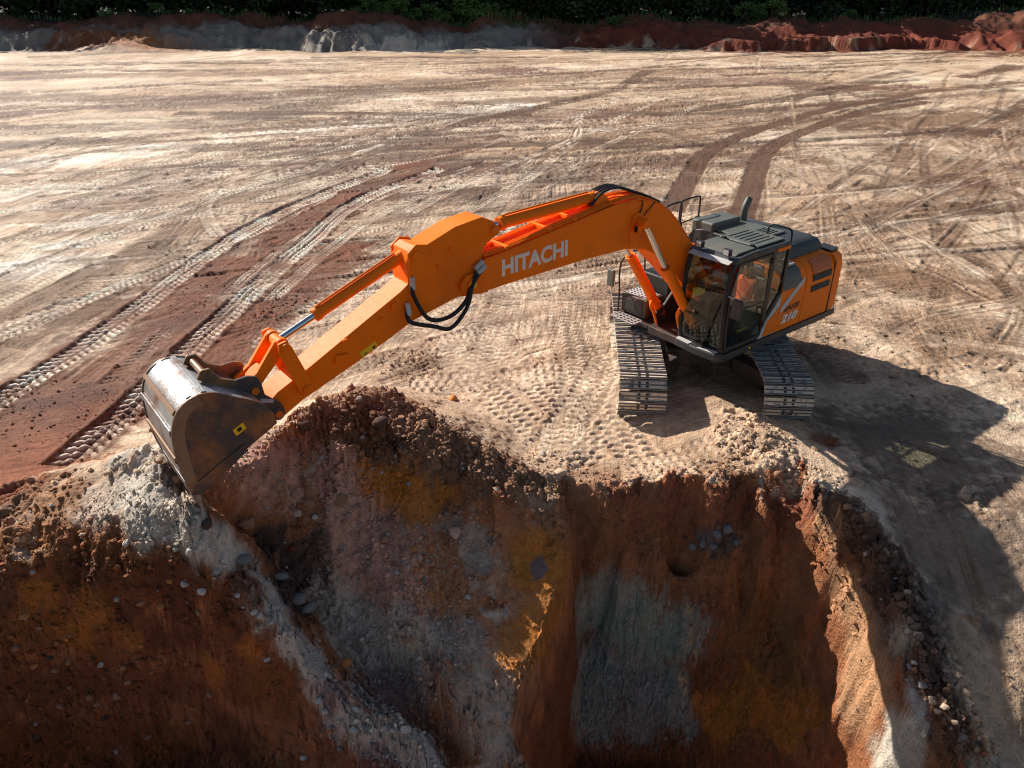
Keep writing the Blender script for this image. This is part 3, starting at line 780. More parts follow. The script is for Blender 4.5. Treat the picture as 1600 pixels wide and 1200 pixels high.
# ------------------------------------------------------------------ materials
def new_mat(name):
    m = bpy.data.materials.new(name)
    m.use_nodes = True
    nt = m.node_tree
    return m, nt, nt.nodes["Principled BSDF"]
def N(nt, typ, **kw):
    n = nt.nodes.new(typ)
    for k, v in kw.items():
        if k.startswith("i_"): n.inputs[k[2:].replace("_", " ")].default_value = v
        else: setattr(n, k, v)
    return n
def soil_mat():
    m, nt, b = new_mat("soil")
    L = nt.links.new
    at = N(nt, "ShaderNodeAttribute", attribute_name="soil")
    tc = N(nt, "ShaderNodeTexCoord")
    n1 = N(nt, "ShaderNodeTexNoise"); n1.inputs["Scale"].default_value = 9; n1.inputs["Detail"].default_value = 10; n1.inputs["Roughness"].default_value = .68
    n2 = N(nt, "ShaderNodeTexNoise"); n2.inputs["Scale"].default_value = 45; n2.inputs["Detail"].default_value = 6; n2.inputs["Roughness"].default_value = .7
    vo = N(nt, "ShaderNodeTexVoronoi"); vo.inputs["Scale"].default_value = 26
    for n in (n1, n2, vo): L(tc.outputs["Object"], n.inputs["Vector"])
    r1 = N(nt, "ShaderNodeMapRange"); r1.inputs[1].default_value = .3; r1.inputs[2].default_value = .7; r1.inputs[3].default_value = .72; r1.inputs[4].default_value = 1.22
    L(n1.outputs["Fac"], r1.inputs[0])
    r2 = N(nt, "ShaderNodeMapRange"); r2.inputs[1].default_value = .3; r2.inputs[2].default_value = .7; r2.inputs[3].default_value = .7; r2.inputs[4].default_value = 1.22
    L(n2.outputs["Fac"], r2.inputs[0])
    mu = N(nt, "ShaderNodeMath", operation='MULTIPLY'); L(r1.outputs[0], mu.inputs[0]); L(r2.outputs[0], mu.inputs[1])
    # scrape lines left by blades and tracks on level ground
    ge = N(nt, "ShaderNodeNewGeometry"); sx = N(nt, "ShaderNodeSeparateXYZ"); L(ge.outputs["Normal"], sx.inputs[0])
    lv = N(nt, "ShaderNodeMapRange"); lv.inputs[1].default_value = .8; lv.inputs[2].default_value = .95; L(sx.outputs["Z"], lv.inputs[0])
    # bend the lines
    wn_ = N(nt, "ShaderNodeTexNoise"); wn_.inputs["Scale"].default_value = .07; wn_.inputs["Detail"].default_value = 1; L(tc.outputs["Object"], wn_.inputs["Vector"])
    ws = N(nt, "ShaderNodeVectorMath", operation='SCALE'); ws.inputs["Scale"].default_value = 3.0; L(wn_.outputs["Color"], ws.inputs[0])
    wa = N(nt, "ShaderNodeVectorMath", operation='ADD'); L(tc.outputs["Object"], wa.inputs[0]); L(ws.outputs[0], wa.inputs[1])
    dsum = None
    hsum = None
    for (ang, sc_, along, across, seed_) in ((a1, 1.0, .12, 9.0, 0), (math.radians(24), .7, .08, 8.0, 40), (math.radians(80), 1.2, .14, 9.0, 80)):
        mp = N(nt, "ShaderNodeMapping"); mp.inputs["Rotation"].default_value = (0, 0, -ang); mp.inputs["Location"].default_value = (seed_, seed_*.7, 0)
        sc2 = N(nt, "ShaderNodeVectorMath", operation='MULTIPLY'); sc2.inputs[1].default_value = (along*sc_, across*sc_, 1)
        L(wa.outputs[0], mp.inputs["Vector"]); L(mp.outputs[0], sc2.inputs[0])
        sn = N(nt, "ShaderNodeTexNoise"); sn.inputs["Scale"].default_value = 1.0; sn.inputs["Detail"].default_value = 5; sn.inputs["Roughness"].default_value = .6; L(sc2.outputs[0], sn.inputs["Vector"])
        pn = N(nt, "ShaderNodeTexNoise"); pn.inputs["Scale"].default_value = .21; pn.inputs["Detail"].default_value = 4
        po = N(nt, "ShaderNodeVectorMath", operation='ADD'); po.inputs[1].default_value = (seed_*3.1+5, seed_, seed_); L(tc.outputs["Object"], po.inputs[0]); L(po.outputs[0], pn.inputs["Vector"])
        pr = N(nt, "ShaderNodeMapRange"); pr.inputs[1].default_value = .50; pr.inputs[2].default_value = .62; L(pn.outputs["Fac"], pr.inputs[0])
        pm_ = N(nt, "ShaderNodeMath", operation='MULTIPLY'); L(pr.outputs[0], pm_.inputs[0]); L(lv.outputs[0], pm_.inputs[1])
        sr = N(nt, "ShaderNodeMapRange"); sr.inputs[1].default_value = .36; sr.inputs[2].default_value = .52; sr.inputs[3].default_value = .8; sr.inputs[4].default_value = 0.0; L(sn.outputs["Fac"], sr.inputs[0])
        mm2 = N(nt, "ShaderNodeMath", operation='MULTIPLY'); L(pm_.outputs[0], mm2.inputs[0]); L(sr.outputs[0], mm2.inputs[1])
        if dsum is None: dsum = mm2
        else:
            dn = N(nt, "ShaderNodeMath", operation='MAXIMUM'); L(dsum.outputs[0], dn.inputs[0]); L(mm2.outputs[0], dn.inputs[1]); dsum = dn
        hm = N(nt, "ShaderNodeMath", operation='MULTIPLY'); L(sn.outputs["Fac"], hm.inputs[0]); L(pm_.outputs[0], hm.inputs[1])
        if hsum is None: hsum = hm
        else:
            ha = N(nt, "ShaderNodeMath", operation='ADD'); L(hsum.outputs[0], ha.inputs[0]); L(hm.outputs[0], ha.inputs[1]); hsum = ha
    tint = N(nt, "ShaderNodeVectorMath", operation='MULTIPLY'); tint.inputs[1].default_value = (.66, .53, .44); L(at.outputs["Color"], tint.inputs[0])
    tm = N(nt, "ShaderNodeMix", data_type='RGBA'); L(dsum.outputs[0], tm.inputs["Factor"]); L(at.outputs["Color"], tm.inputs["A"]); L(tint.outputs[0], tm.inputs["B"])
    vm = N(nt, "ShaderNodeVectorMath", operation='SCALE'); L(tm.outputs["Result"], vm.inputs[0]); L(mu.outputs[0], vm.inputs["Scale"])
    L(vm.outputs[0], b.inputs["Base Color"])
    b.inputs["Roughness"].default_value = .75
    b.inputs["Specular IOR Level"].default_value = .22
    bp = N(nt, "ShaderNodeBump"); bp.inputs["Strength"].default_value = .8; bp.inputs["Distance"].default_value = .08
    ad = N(nt, "ShaderNodeMath", operation='ADD'); L(n1.outputs["Fac"], ad.inputs[0])
    m2 = N(nt, "ShaderNodeMath", operation='MULTIPLY'); m2.inputs[1].default_value = .45; L(n2.outputs["Fac"], m2.inputs[0]); L(m2.outputs[0], ad.inputs[1])
    m3 = N(nt, "ShaderNodeMath", operation='MULTIPLY'); m3.inputs[1].default_value = -.25; L(vo.outputs["Distance"], m3.inputs[0])
    a2 = N(nt, "ShaderNodeMath", operation='ADD'); L(ad.outputs[0], a2.inputs[0]); L(m3.outputs[0], a2.inputs[1])
    a3 = N(nt, "ShaderNodeMath", operation='ADD'); L(a2.outputs[0], a3.inputs[0]); L(hsum.outputs[0], a3.inputs[1])
    L(a3.outputs[0], bp.inputs["Height"]); L(bp.outputs[0], b.inputs["Normal"])
    return m
me.materials.append(soil_mat())
ground = bpy.data.objects.new("ground", me)
link(ground)
tag(ground, "pale cream quarry floor with tyre ruts and a dug pit of red and grey earth", "ground", kind="structure")

def rock_mat(name, c, var=.25):
    m, nt, b = new_mat(name)
    L = nt.links.new
    tc = N(nt, "ShaderNodeTexCoord")
    n1 = N(nt, "ShaderNodeTexNoise"); n1.inputs["Scale"].default_value = 14; n1.inputs["Detail"].default_value = 8
    L(tc.outputs["Object"], n1.inputs["Vector"])
    cr = N(nt, "ShaderNodeValToRGB")
    l = lin(c)
    cr.color_ramp.elements[0].position = .3; cr.color_ramp.elements[1].position = .72
    cr.color_ramp.elements[0].color = tuple(v*(1-var*1.6) for v in l)+(1,)
    cr.color_ramp.elements[1].color = tuple(min(1, v*(1+var)) for v in l)+(1,)
    L(n1.outputs["Fac"], cr.inputs[0]); L(cr.outputs[0], b.inputs["Base Color"])
    b.inputs["Roughness"].default_value = .92; b.inputs["Specular IOR Level"].default_value = .2
    bp = N(nt, "ShaderNodeBump"); bp.inputs["Strength"].default_value = .6; bp.inputs["Distance"].default_value = .02
    L(n1.outputs["Fac"], bp.inputs["Height"]); L(bp.outputs[0], b.inputs["Normal"])
    return m
ROCKM = {k: rock_mat("rock_"+k, c) for k, c in dict(white=(200, 190, 178), grey=(134, 128, 122), brown=(168, 122, 94), orange=(198, 130, 74), cream=(206, 178, 150), pink=(204, 168, 148), dark=(96, 74, 62), red=(126, 70, 50)).items()}
# ------------------------------------------------------------------ loose stones
def rock_mesh(seed, flatz=.75):
    r = random.Random(seed)
    bm = bmesh.new()
    for i in range(26):
        th = math.acos(1-2*(i+.5)/26); ph = i*2.39996+r.uniform(-.3, .3)
        R = r.uniform(.7, 1.12)
        bm.verts.new((R*math.sin(th)*math.cos(ph), R*math.sin(th)*math.sin(ph)*r.uniform(.75, .95), R*math.cos(th)*flatz))
    g = bmesh.ops.convex_hull(bm, input=bm.verts[:])
    bmesh.ops.delete(bm, geom=[e for e in g["geom_interior"] if isinstance(e, bmesh.types.BMVert)], context='VERTS')
    bmesh.ops.bevel(bm, geom=bm.edges[:], offset=.045, segments=1, affect='EDGES', profile=.6)
    bmesh.ops.recalc_face_normals(bm, faces=bm.faces[:])
    m = bpy.data.meshes.new("rock"); bm.to_mesh(m); bm.free()
    m.polygons.foreach_set("use_smooth", [True]*len(m.polygons)); m.set_sharp_from_angle(angle=math.radians(38))
    return m
rock_base = [rock_mesh(40+i, random.uniform(.55, .9)) for i in range(8)]
rock_var = {}
def rock(px, py, size, colour, label, group=None):
    key = (random.randrange(8), colour)
    if key not in rock_var:
        m = rock_base[key[0]].copy(); m.name = "rock"; m.materials.clear(); m.materials.append(ROCKM[colour]); rock_var[key] = m
    h = hit(px, py+size*.25)
    d = h[1]*CP-(h[2]-CAM_H)*SP
    r = .5*size*d/F_PX
    o = bpy.data.objects.new("rock", rock_var[key])
    o.location = (h[0], h[1], zat(h[0], h[1])+r*.4)
    o.scale = (r*random.uniform(.9, 1.2), r*random.uniform(.85, 1.1), r*random.uniform(.8, 1.0))
    o.rotation_euler = (random.uniform(-.3, .3), random.uniform(-.3, .3), random.uniform(0, 6.28))
    link(o)
    tag(o, label, "rock", group)
ORD = ["first", "second", "third", "fourth", "fifth", "sixth", "seventh", "eighth", "ninth", "tenth", "eleventh", "twelfth", "thirteenth", "fourteenth", "fifteenth", "sixteenth", "seventeenth", "eighteenth", "nineteenth", "twentieth",
       "twenty-first", "twenty-second", "twenty-third", "twenty-fourth", "twenty-fifth", "twenty-sixth", "twenty-seventh", "twenty-eighth", "twenty-ninth", "thirtieth"]
for a in [
    (573, 760, 19, 'orange', "rounded orange stone high on the red face below the bucket arm"),
    (533, 783, 26, 'brown', "flat brown stone at the middle of the face below the bucket"),
    (390, 822, 40, 'brown', "large brown boulder half sunk in earth right below the bucket teeth"),
    (328, 825, 24, 'dark', "dark boulder at the head of the valley below the bucket teeth"),
    (465, 802, 19, 'pink', "pinkish stone beside a tan one on the shaded face"),
    (485, 789, 20, 'brown', "tan stone just right of the pinkish stone on the shaded face"),
    (493, 810, 12, 'white', "small white stone under the tan stone on the shaded face"),
    (710, 832, 26, 'pink', "largest pale pink stone in the middle of the shaded face"),
    (602, 843, 19, 'brown', "brown stone left of the cluster on the shaded face"),
    (470, 935, 30, 'grey', "grey boulder in the dark valley, the upper of a touching pair"),
    (484, 950, 26, 'grey', "grey boulder in the dark valley, the lower of a touching pair"),
    (380, 876, 30, 'grey', "pale grey boulder in the valley beside the white spine"),
    (440, 900, 24, 'grey', "mid grey boulder in the dark valley between two other boulders"),
    (458, 858, 18, 'red', "reddish stone on the upper edge of the dark valley"),
    (420, 880, 18, 'dark', "dark stone in the valley next to the pale grey boulder"),
    (876, 738, 26, 'cream', "cream boulder on the pit rim left of the machine"),
    (708, 622, 18, 'orange', "lone tan stone on the flat ground behind the spoil heap"),
    (636, 998, 19, 'brown', "brown stone on the grey streak low on the shaded face"),
    (722, 985, 12, 'pink', "small pink stone on the lower shaded face near its right edge"),
    (542, 1035, 22, 'orange', "ochre stone at the top of the lower pale slope"),
    (1393, 853, 17, 'dark', "dark round stone lying in the sunlit strip right of the pit berm"),
    (1298, 690, 20, 'red', "red brown stone in the machine's shadow right of the tracks"),
    (1272, 700, 13, 'cream', "small pale stone at the shadow edge between tracks and pit"),
    (1160, 702, 15, 'pink', "pinkish stone on the rough mound in front of the tracks"),
    (1215, 741, 17, 'brown', "brown stone on the rough ground above the pit recess"),
    (840, 716, 15, 'cream', "pale stone on the spoil heap's tail just left of the cream boulder"),
    (848, 708, 12, 'white', "small whitish stone behind the pale stone on the heap's tail"),
    (498, 622, 17, 'brown', "brown stone on top of the spoil heap beside the arm"),
    (475, 662, 26, 'dark', "dark lump of earth at the heap's end beside the bucket"),
    (594, 660, 34, 'dark', "big dark clod on the front of the spoil heap"),
]:
    rock(*a)
def cluster(name_, items, group):
    items = sorted(items)
    for i, (px, py, s, c) in enumerate(items):
        rock(px, py, s, c, name_ % ORD[i], group)
cluster("small stone in the cluster on the middle of the shaded face, %s from left", [(648, 859, 12, 'orange'), (656, 871, 13, 'pink'), (674, 858, 13, 'orange'), (650, 888, 11, 'orange'), (675, 930, 12, 'orange'), (640, 838, 10, 'brown'), (698, 845, 10, 'brown'), (663, 905, 10, 'grey'), (731, 936, 11, 'white'), (612, 815, 9, 'brown'), (768, 834, 12, 'orange')], "stones on the shaded face")
cluster("whitish stone on the lower pale slope near the bottom edge, %s from left", [(500, 1101, 16, 'white'), (508, 1113, 15, 'white'), (558, 1109, 13, 'white'), (556, 1156, 17, 'white'), (573, 1136, 19, 'grey'), (600, 1136, 13, 'white'), (616, 1158, 14, 'white'), (636, 1152, 20, 'white'), (584, 1172, 12, 'grey'), (532, 1170, 12, 'grey'), (660, 1170, 12, 'grey'), (606, 1180, 11, 'white'), (475, 1185, 13, 'white'), (690, 1190, 12, 'grey'), (520, 1140, 11, 'grey')], "whitish stones on the lower slope")
cluster("white stone lying on the pale spine of earth, %s from left", [(200, 853, 16, 'white'), (300, 872, 19, 'white'), (291, 917, 16, 'white'), (318, 931, 18, 'white'), (266, 908, 13, 'orange'), (397, 956, 13, 'white'), (409, 970, 14, 'white'), (276, 858, 12, 'white'), (340, 900, 12, 'white'), (428, 985, 12, 'white'), (130, 838, 12, 'cream'), (372, 930, 12, 'white')], "white stones on the pale spine")
cluster("brown stone in the dark wall of the left pit, %s from left", [(42, 967, 19, 'orange'), (65, 984, 15, 'brown'), (91, 1054, 14, 'brown'), (28, 1012, 16, 'brown'), (120, 1062, 14, 'brown'), (110, 1075, 13, 'brown'), (145, 1095, 15, 'brown'), (155, 1103, 13, 'brown'), (185, 1090, 17, 'brown'), (206, 1080, 13, 'brown'), (98, 1110, 14, 'brown'), (60, 1052, 14, 'orange'), (222, 945, 15, 'brown'), (253, 948, 15, 'orange'), (197, 1052, 13, 'brown'), (240, 1055, 13, 'brown'), (80, 1030, 13, 'dark'), (170, 1130, 15, 'dark'), (236, 1160, 14, 'brown'), (60, 1150, 14, 'dark'), (335, 1110, 13, 'brown'), (300, 1140, 13, 'brown'), (347, 955, 13, 'red'), (313, 965, 12, 'brown'), (418, 1030, 12, 'white')], "brown stones in the left pit wall")
cluster("grey broken rock lying in the pit recess, %s from left", [(1082, 858, 17, 'grey'), (1098, 850, 19, 'grey'), (1112, 862, 16, 'grey'), (1118, 843, 20, 'grey'), (1134, 835, 26, 'grey'), (1128, 856, 14, 'dark'), (1150, 850, 14, 'grey'), (1070, 846, 12, 'dark')], "rubble in the pit recess")
cluster("pale block on the outer berm at the lower right, %s from left", [(1440, 1070, 16, 'grey'), (1455, 1095, 18, 'cream'), (1472, 1110, 17, 'cream'), (1462, 1118, 14, 'cream'), (1490, 1130, 14, 'cream'), (1505, 1150, 12, 'grey'), (1420, 1045, 14, 'grey')], "pale blocks on the berm")
cluster("earth clod on the berm right of the pit, %s from left", [(1305, 790, 16, 'dark'), (1322, 798, 17, 'brown'), (1340, 812, 18, 'dark'), (1352, 806, 15, 'brown'), (1366, 832, 18, 'dark'), (1380, 850, 17, 'dark'), (1394, 880, 18, 'dark'), (1408, 905, 17, 'dark'), (1420, 935, 18, 'dark'), (1436, 965, 18, 'dark'), (1450, 1000, 19, 'dark')], "clods on the berm")
cluster("clod by the bucket teeth on the pale ridge, %s from left", [(262, 735, 17, 'dark'), (275, 750, 18, 'brown'), (285, 728, 15, 'brown'), (292, 765, 16, 'dark'), (250, 722, 14, 'brown'), (214, 735, 13, 'cream'), (170, 745, 13, 'cream'), (100, 740, 13, 'brown'), (312, 790, 18, 'dark')], "clods on the ridge")

# uncountable crumbs of earth
def ico():
    bm = bmesh.new(); bmesh.ops.create_icosphere(bm, subdivisions=1, radius=1)
    v = np.array([p.co[:] for p in bm.verts], np.float32); f = np.array([[w.index for w in q.verts] for q in bm.faces], np.int32)
    bm.free(); return v, f
iv, if_ = ico()
def crumbs(name, spots, label, seed):
    r = np.random.default_rng(seed)
    V, Fc, Cc = [], [], []
    b = 0
    for (px, py, rad, n, smin, smax, cmul) in spots:
        n = int(n*1.4)
        h = hit(px, py)
        for _ in range(n):
            a = r.uniform(0, 6.283); q = rad*math.sqrt(r.uniform(0, 1))
            x, yy = h[0]+q*math.cos(a), h[1]+q*math.sin(a)*.9
            j = int(np.clip(np.searchsorted(ys, yy), 1, NR-1)); i = int(np.clip(np.searchsorted(ss*half[j], x), 1, NC-1))
            s = smin+(smax-smin)*r.uniform(0, 1)**4
            vv = iv*(1+r.uniform(-.42, .35, (len(iv), 1)).astype(np.float32))*np.array([s, s*r.uniform(.7, 1.1), s*r.uniform(.6, .95)], np.float32)
            ca_, sa_ = math.cos(a*3), math.sin(a*3)
            vv = np.stack([vv[:, 0]*ca_-vv[:, 1]*sa_, vv[:, 0]*sa_+vv[:, 1]*ca_, vv[:, 2]], 1)+np.array([x, yy, Z[j, i]+s*.12], np.float32)
            V.append(vv); Fc.append(if_+b); b += len(iv)
            c = COL[j, i]*cmul*r.uniform(.75, 1.35)
            if r.uniform() < (.16 if cmul in (1.05, 1.2) else .012): c = C_(180, 168, 156)
            Cc.append(np.repeat(np.append(np.clip(c, 0, 1), 1)[None], len(iv), 0))
    V = np.concatenate(V); Fc = np.concatenate(Fc); Cc = np.concatenate(Cc).astype(np.float32)
    m = bpy.data.meshes.new(name); m.from_pydata(V.tolist(), [], Fc.tolist())
    a_ = m.color_attributes.new("soil", 'FLOAT_COLOR', 'POINT'); a_.data.foreach_set("color", Cc.ravel())
    m.materials.append(ground.data.materials[0])
    o = link(bpy.data.objects.new(name, m))
    tag(o, label, "rubble", kind="stuff")
crumbs("rubble", [(420, 740, .9, 420, .008, .04, 1.05), (540, 790, 1.1, 660, .008, .045, 1.05), (660, 830, 1.0, 572, .008, .04, 1.05), (600, 920, 1.0, 704, .008, .04, 1.05), (720, 930, .9, 528, .008, .035, 1.05), (640, 1030, .9, 572, .008, .04, 1.05), (740, 1060, .7, 140, .008, .03, 1), (450, 890, .6, 260, .01, .06, 1), (480, 930, .5, 200, .01, .06, 1),
        (560, 1120, .7, 420, .008, .045, 1), (630, 1165, .6, 320, .008, .045, 1), (500, 1060, .4, 150, .008, .03, 1), (690, 1190, .5, 160, .008, .035, 1)], "fine rubble strewn over the shaded face below the bucket", 3)
crumbs("rubble", [(80, 990, .8, 260, .01, .05, 1.1), (180, 1060, .8, 320, .01, .055, 1.1), (280, 1090, .8, 300, .01, .05, 1.1), (120, 1150, .9, 320, .01, .055, 1.1), (300, 1180, .8, 200, .01, .05, 1.1), (400, 1100, .5, 120, .008, .03, 1.1), (20, 1080, .7, 200, .01, .05, 1.1),
        (100, 880, .7, 200, .01, .05, 1), (220, 890, .6, 180, .01, .05, 1), (300, 860, .4, 180, .008, .035, 1), (360, 915, .4, 200, .008, .035, 1), (420, 965, .3, 160, .008, .035, 1), (200, 780, .8, 260, .008, .03, 1), (60, 790, .8, 200, .01, .05, 1)], "brown crumbs and gravel over the left pit wall", 4)
crumbs("rubble", [(960, 1020, .8, 700, .006, .022, 1.2), (1000, 1100, .7, 240, .006, .03, 1.2), (1100, 1000, .6, 130, .006, .025, 1.1), (1200, 1020, .6, 140, .006, .025, 1.1), (1180, 1120, .5, 120, .006, .03, 1), (1110, 860, .45, 160, .01, .05, 1), (1200, 850, .4, 80, .008, .03, 1), (1340, 1040, .6, 60, .008, .025, 1)], "gravel specks on the walls of the right pit", 5)
crumbs("rubble", [(600, 630, .6, 240, .01, .05, 1), (670, 660, .6, 260, .01, .05, 1), (740, 700, .6, 240, .01, .045, 1), (800, 732, .5, 200, .01, .04, 1), (860, 720, .5, 120, .01, .05, 1), (520, 660, .8, 380, .01, .06, 1), (600, 670, .8, 420, .01, .065, 1), (680, 700, .7, 340, .01, .055, 1), (760, 735, .7, 300, .01, .05, 1), (830, 760, .6, 240, .01, .05, 1), (920, 765, .6, 180, .01, .04, 1), (1010, 750, .7, 220, .01, .04, 1), (1100, 745, .7, 240, .01, .045, 1), (1200, 730, .8, 340, .01, .055, 1), (1180, 680, .7, 240, .01, .06, 1), (1260, 760, .5, 200, .01, .05, 1)], "loose crumbs of earth along the heap and the pit rim", 6)
crumbs("rubble", [(1320, 800, .4, 200, .01, .06, 1), (1362, 835, .4, 240, .01, .07, 1), (1400, 890, .4, 240, .01, .07, 1), (1430, 960, .4, 240, .01, .07, 1), (1460, 1030, .4, 240, .01, .065, 1), (1490, 1100, .4, 200, .01, .06, 1), (1520, 1180, .4, 180, .01, .055, 1), (1540, 1080, .9, 120, .01, .035, 1), (1480, 900, 1.2, 120, .008, .03, 1)], "dark crumbs heaped on the berm right of the pit", 8)
crumbs("rubble", [(100, 640, 1.6, 260, .01, .04, .9), (250, 640, 1.0, 160, .01, .045, .9), (430, 480, 1.0, 160, .01, .05, .9), (330, 470, 1.4, 120, .01, .04, .9), (600, 440, 1.2, 120, .01, .05, .9), (280, 390, 1.0, 40, .01, .05, .9), (800, 640, 1.5, 140, .008, .035, .9), (1450, 500, 3, 160, .015, .06, .85), (1500, 600, 2, 120, .01, .05, .9), (1380, 320, 4, 60, .01, .05, .9), (1560, 330, 4, 60, .01, .05, .9), (640, 570, .8, 120, .01, .05, .85), (1380, 730, .8, 90, .01, .04, .9)], "scattered crumbs of earth on the quarry floor", 9)
# ------------------------------------------------------------------ excavator materials
def paint_mat(name, c, rough=.38, dirt=(150, 112, 80), amount=.35, metal=0.0, scale=2.2, coat=.25, bump=0.0, lo=.48, hi=.8):
    m, nt, b = new_mat(name)
    L = nt.links.new
    tc = N(nt, "ShaderNodeTexCoord")
    n1 = N(nt, "ShaderNodeTexNoise"); n1.inputs["Scale"].default_value = scale; n1.inputs["Detail"].default_value = 9; n1.inputs["Roughness"].default_value = .7
    n2 = N(nt, "ShaderNodeTexNoise"); n2.inputs["Scale"].default_value = scale*14; n2.inputs["Detail"].default_value = 5
    L(tc.outputs["Object"], n1.inputs["Vector"]); L(tc.outputs["Object"], n2.inputs["Vector"])
    mr = N(nt, "ShaderNodeMapRange"); mr.inputs[1].default_value = lo; mr.inputs[2].default_value = hi; mr.inputs[3].default_value = 0; mr.inputs[4].default_value = amount
    L(n1.outputs["Fac"], mr.inputs[0])
    # dust settles on faces that look up
    ge = N(nt, "ShaderNodeNewGeometry"); sx = N(nt, "ShaderNodeSeparateXYZ"); L(ge.outputs["Normal"], sx.inputs[0])
    up = N(nt, "ShaderNodeMapRange"); up.inputs[1].default_value = .3; up.inputs[2].default_value = 1.0; up.inputs[3].default_value = 0; up.inputs[4].default_value = amount*.14
    L(sx.outputs["Z"], up.inputs[0])
    um = N(nt, "ShaderNodeMath", operation='MULTIPLY'); L(up.outputs[0], um.inputs[0]); L(n2.outputs["Fac"], um.inputs[1])
    ad = N(nt, "ShaderNodeMath", operation='ADD', use_clamp=True); L(mr.outputs[0], ad.inputs[0]); L(um.outputs[0], ad.inputs[1])
    mx = N(nt, "ShaderNodeMix", data_type='RGBA')
    mx.inputs["A"].default_value = lin(c)+(1,); mx.inputs["B"].default_value = lin(dirt)+(1,)
    L(ad.outputs[0], mx.inputs["Factor"]); L(mx.outputs["Result"], b.inputs["Base Color"])
    rr = N(nt, "ShaderNodeMapRange"); rr.inputs[1].default_value = .3; rr.inputs[2].default_value = .7; rr.inputs[3].default_value = rough*(.97 if rough > .55 else .8); rr.inputs[4].default_value = min(1, rough*(1.05 if rough > .55 else 1.45))
    L(n2.outputs["Fac"], rr.inputs[0]); L(rr.outputs[0], b.inputs["Roughness"])
    b.inputs["Metallic"].default_value = metal
    b.inputs["Coat Weight"].default_value = coat; b.inputs["Coat Roughness"].default_value = .28
    if bump:
        bp = N(nt, "ShaderNodeBump"); bp.inputs["Strength"].default_value = bump; bp.inputs["Distance"].default_value = .02
        L(n2.outputs["Fac"], bp.inputs["Height"]); L(bp.outputs[0], b.inputs["Normal"])
    return m
M = {}
M['orange'] = paint_mat("orange_paint", (253, 121, 8), .58, (176, 92, 36), .6, scale=1.1, coat=0)
M['orange'].node_tree.nodes['Principled BSDF'].inputs['Specular IOR Level'].default_value = .2
M['grey'] = paint_mat("grey_paint", (84, 86, 78), .5, (150, 128, 104), .22, coat=.1)
M['dgrey'] = paint_mat("dark_grey_paint", (46, 46, 48), .5, (120, 96, 78), .25, coat=.1)
M['black'] = paint_mat("black_paint", (22, 21, 22), .5, (90, 72, 60), .18, coat=.1)
M['brownblack'] = paint_mat("dusty_black_paint", (52, 40, 36), .6, (150, 112, 86), .45, coat=0)
M['rubber'] = paint_mat("rubber", (18, 18, 19), .6, (80, 66, 54), .15, coat=0)
M['white'] = paint_mat("white_decal", (226, 218, 208), .45, (180, 150, 120), .2, coat=.1)
M['silver'] = paint_mat("silver_decal", (186, 182, 178), .45, (150, 124, 100), .2, coat=.1)
M['yellow'] = paint_mat("yellow_decal", (238, 190, 20), .5, (150, 112, 70), .2)
M['chrome'] = paint_mat("chrome_rod", (205, 205, 205), .14, (170, 160, 150), .1, metal=1.0, coat=0)
M['steel'] = paint_mat("worn_steel", (166, 168, 170), .38, (122, 84, 54), .95, metal=.65, scale=3.0, coat=0, bump=.35, lo=.47, hi=.66)
M['bucketdark'] = paint_mat("scuffed_black_steel", (78, 75, 74), .42, (164, 112, 64), 1.0, metal=.35, scale=1.8, coat=0, bump=.2, lo=.46, hi=.68)
M['rust'] = paint_mat("rusty_steel", (150, 116, 88), .7, (110, 70, 40), .6, metal=.2, scale=6, coat=0, bump=.2)
M['pin'] = paint_mat("pin_orange", (220, 104, 20), .4, (150, 90, 40), .3)
M['hivis'] = paint_mat("hi_vis_cloth", (214, 74, 20), .8, (200, 90, 40), .1, coat=0)
M['reflect'] = paint_mat("reflective_tape", (200, 204, 204), .4, (180, 180, 180), .1, coat=0)
M['denim'] = paint_mat("dark_denim", (34, 40, 54), .9, (60, 60, 66), .2, coat=0)
M['shirt'] = paint_mat("dark_red_shirt", (96, 40, 32), .9, (70, 40, 34), .2, coat=0)
M['skin'] = paint_mat("skin", (122, 78, 56), .6, (110, 66, 46), .2, coat=0)
M['hair'] = paint_mat("black_hair", (16, 14, 14), .7, (26, 22, 20), .2, coat=0)
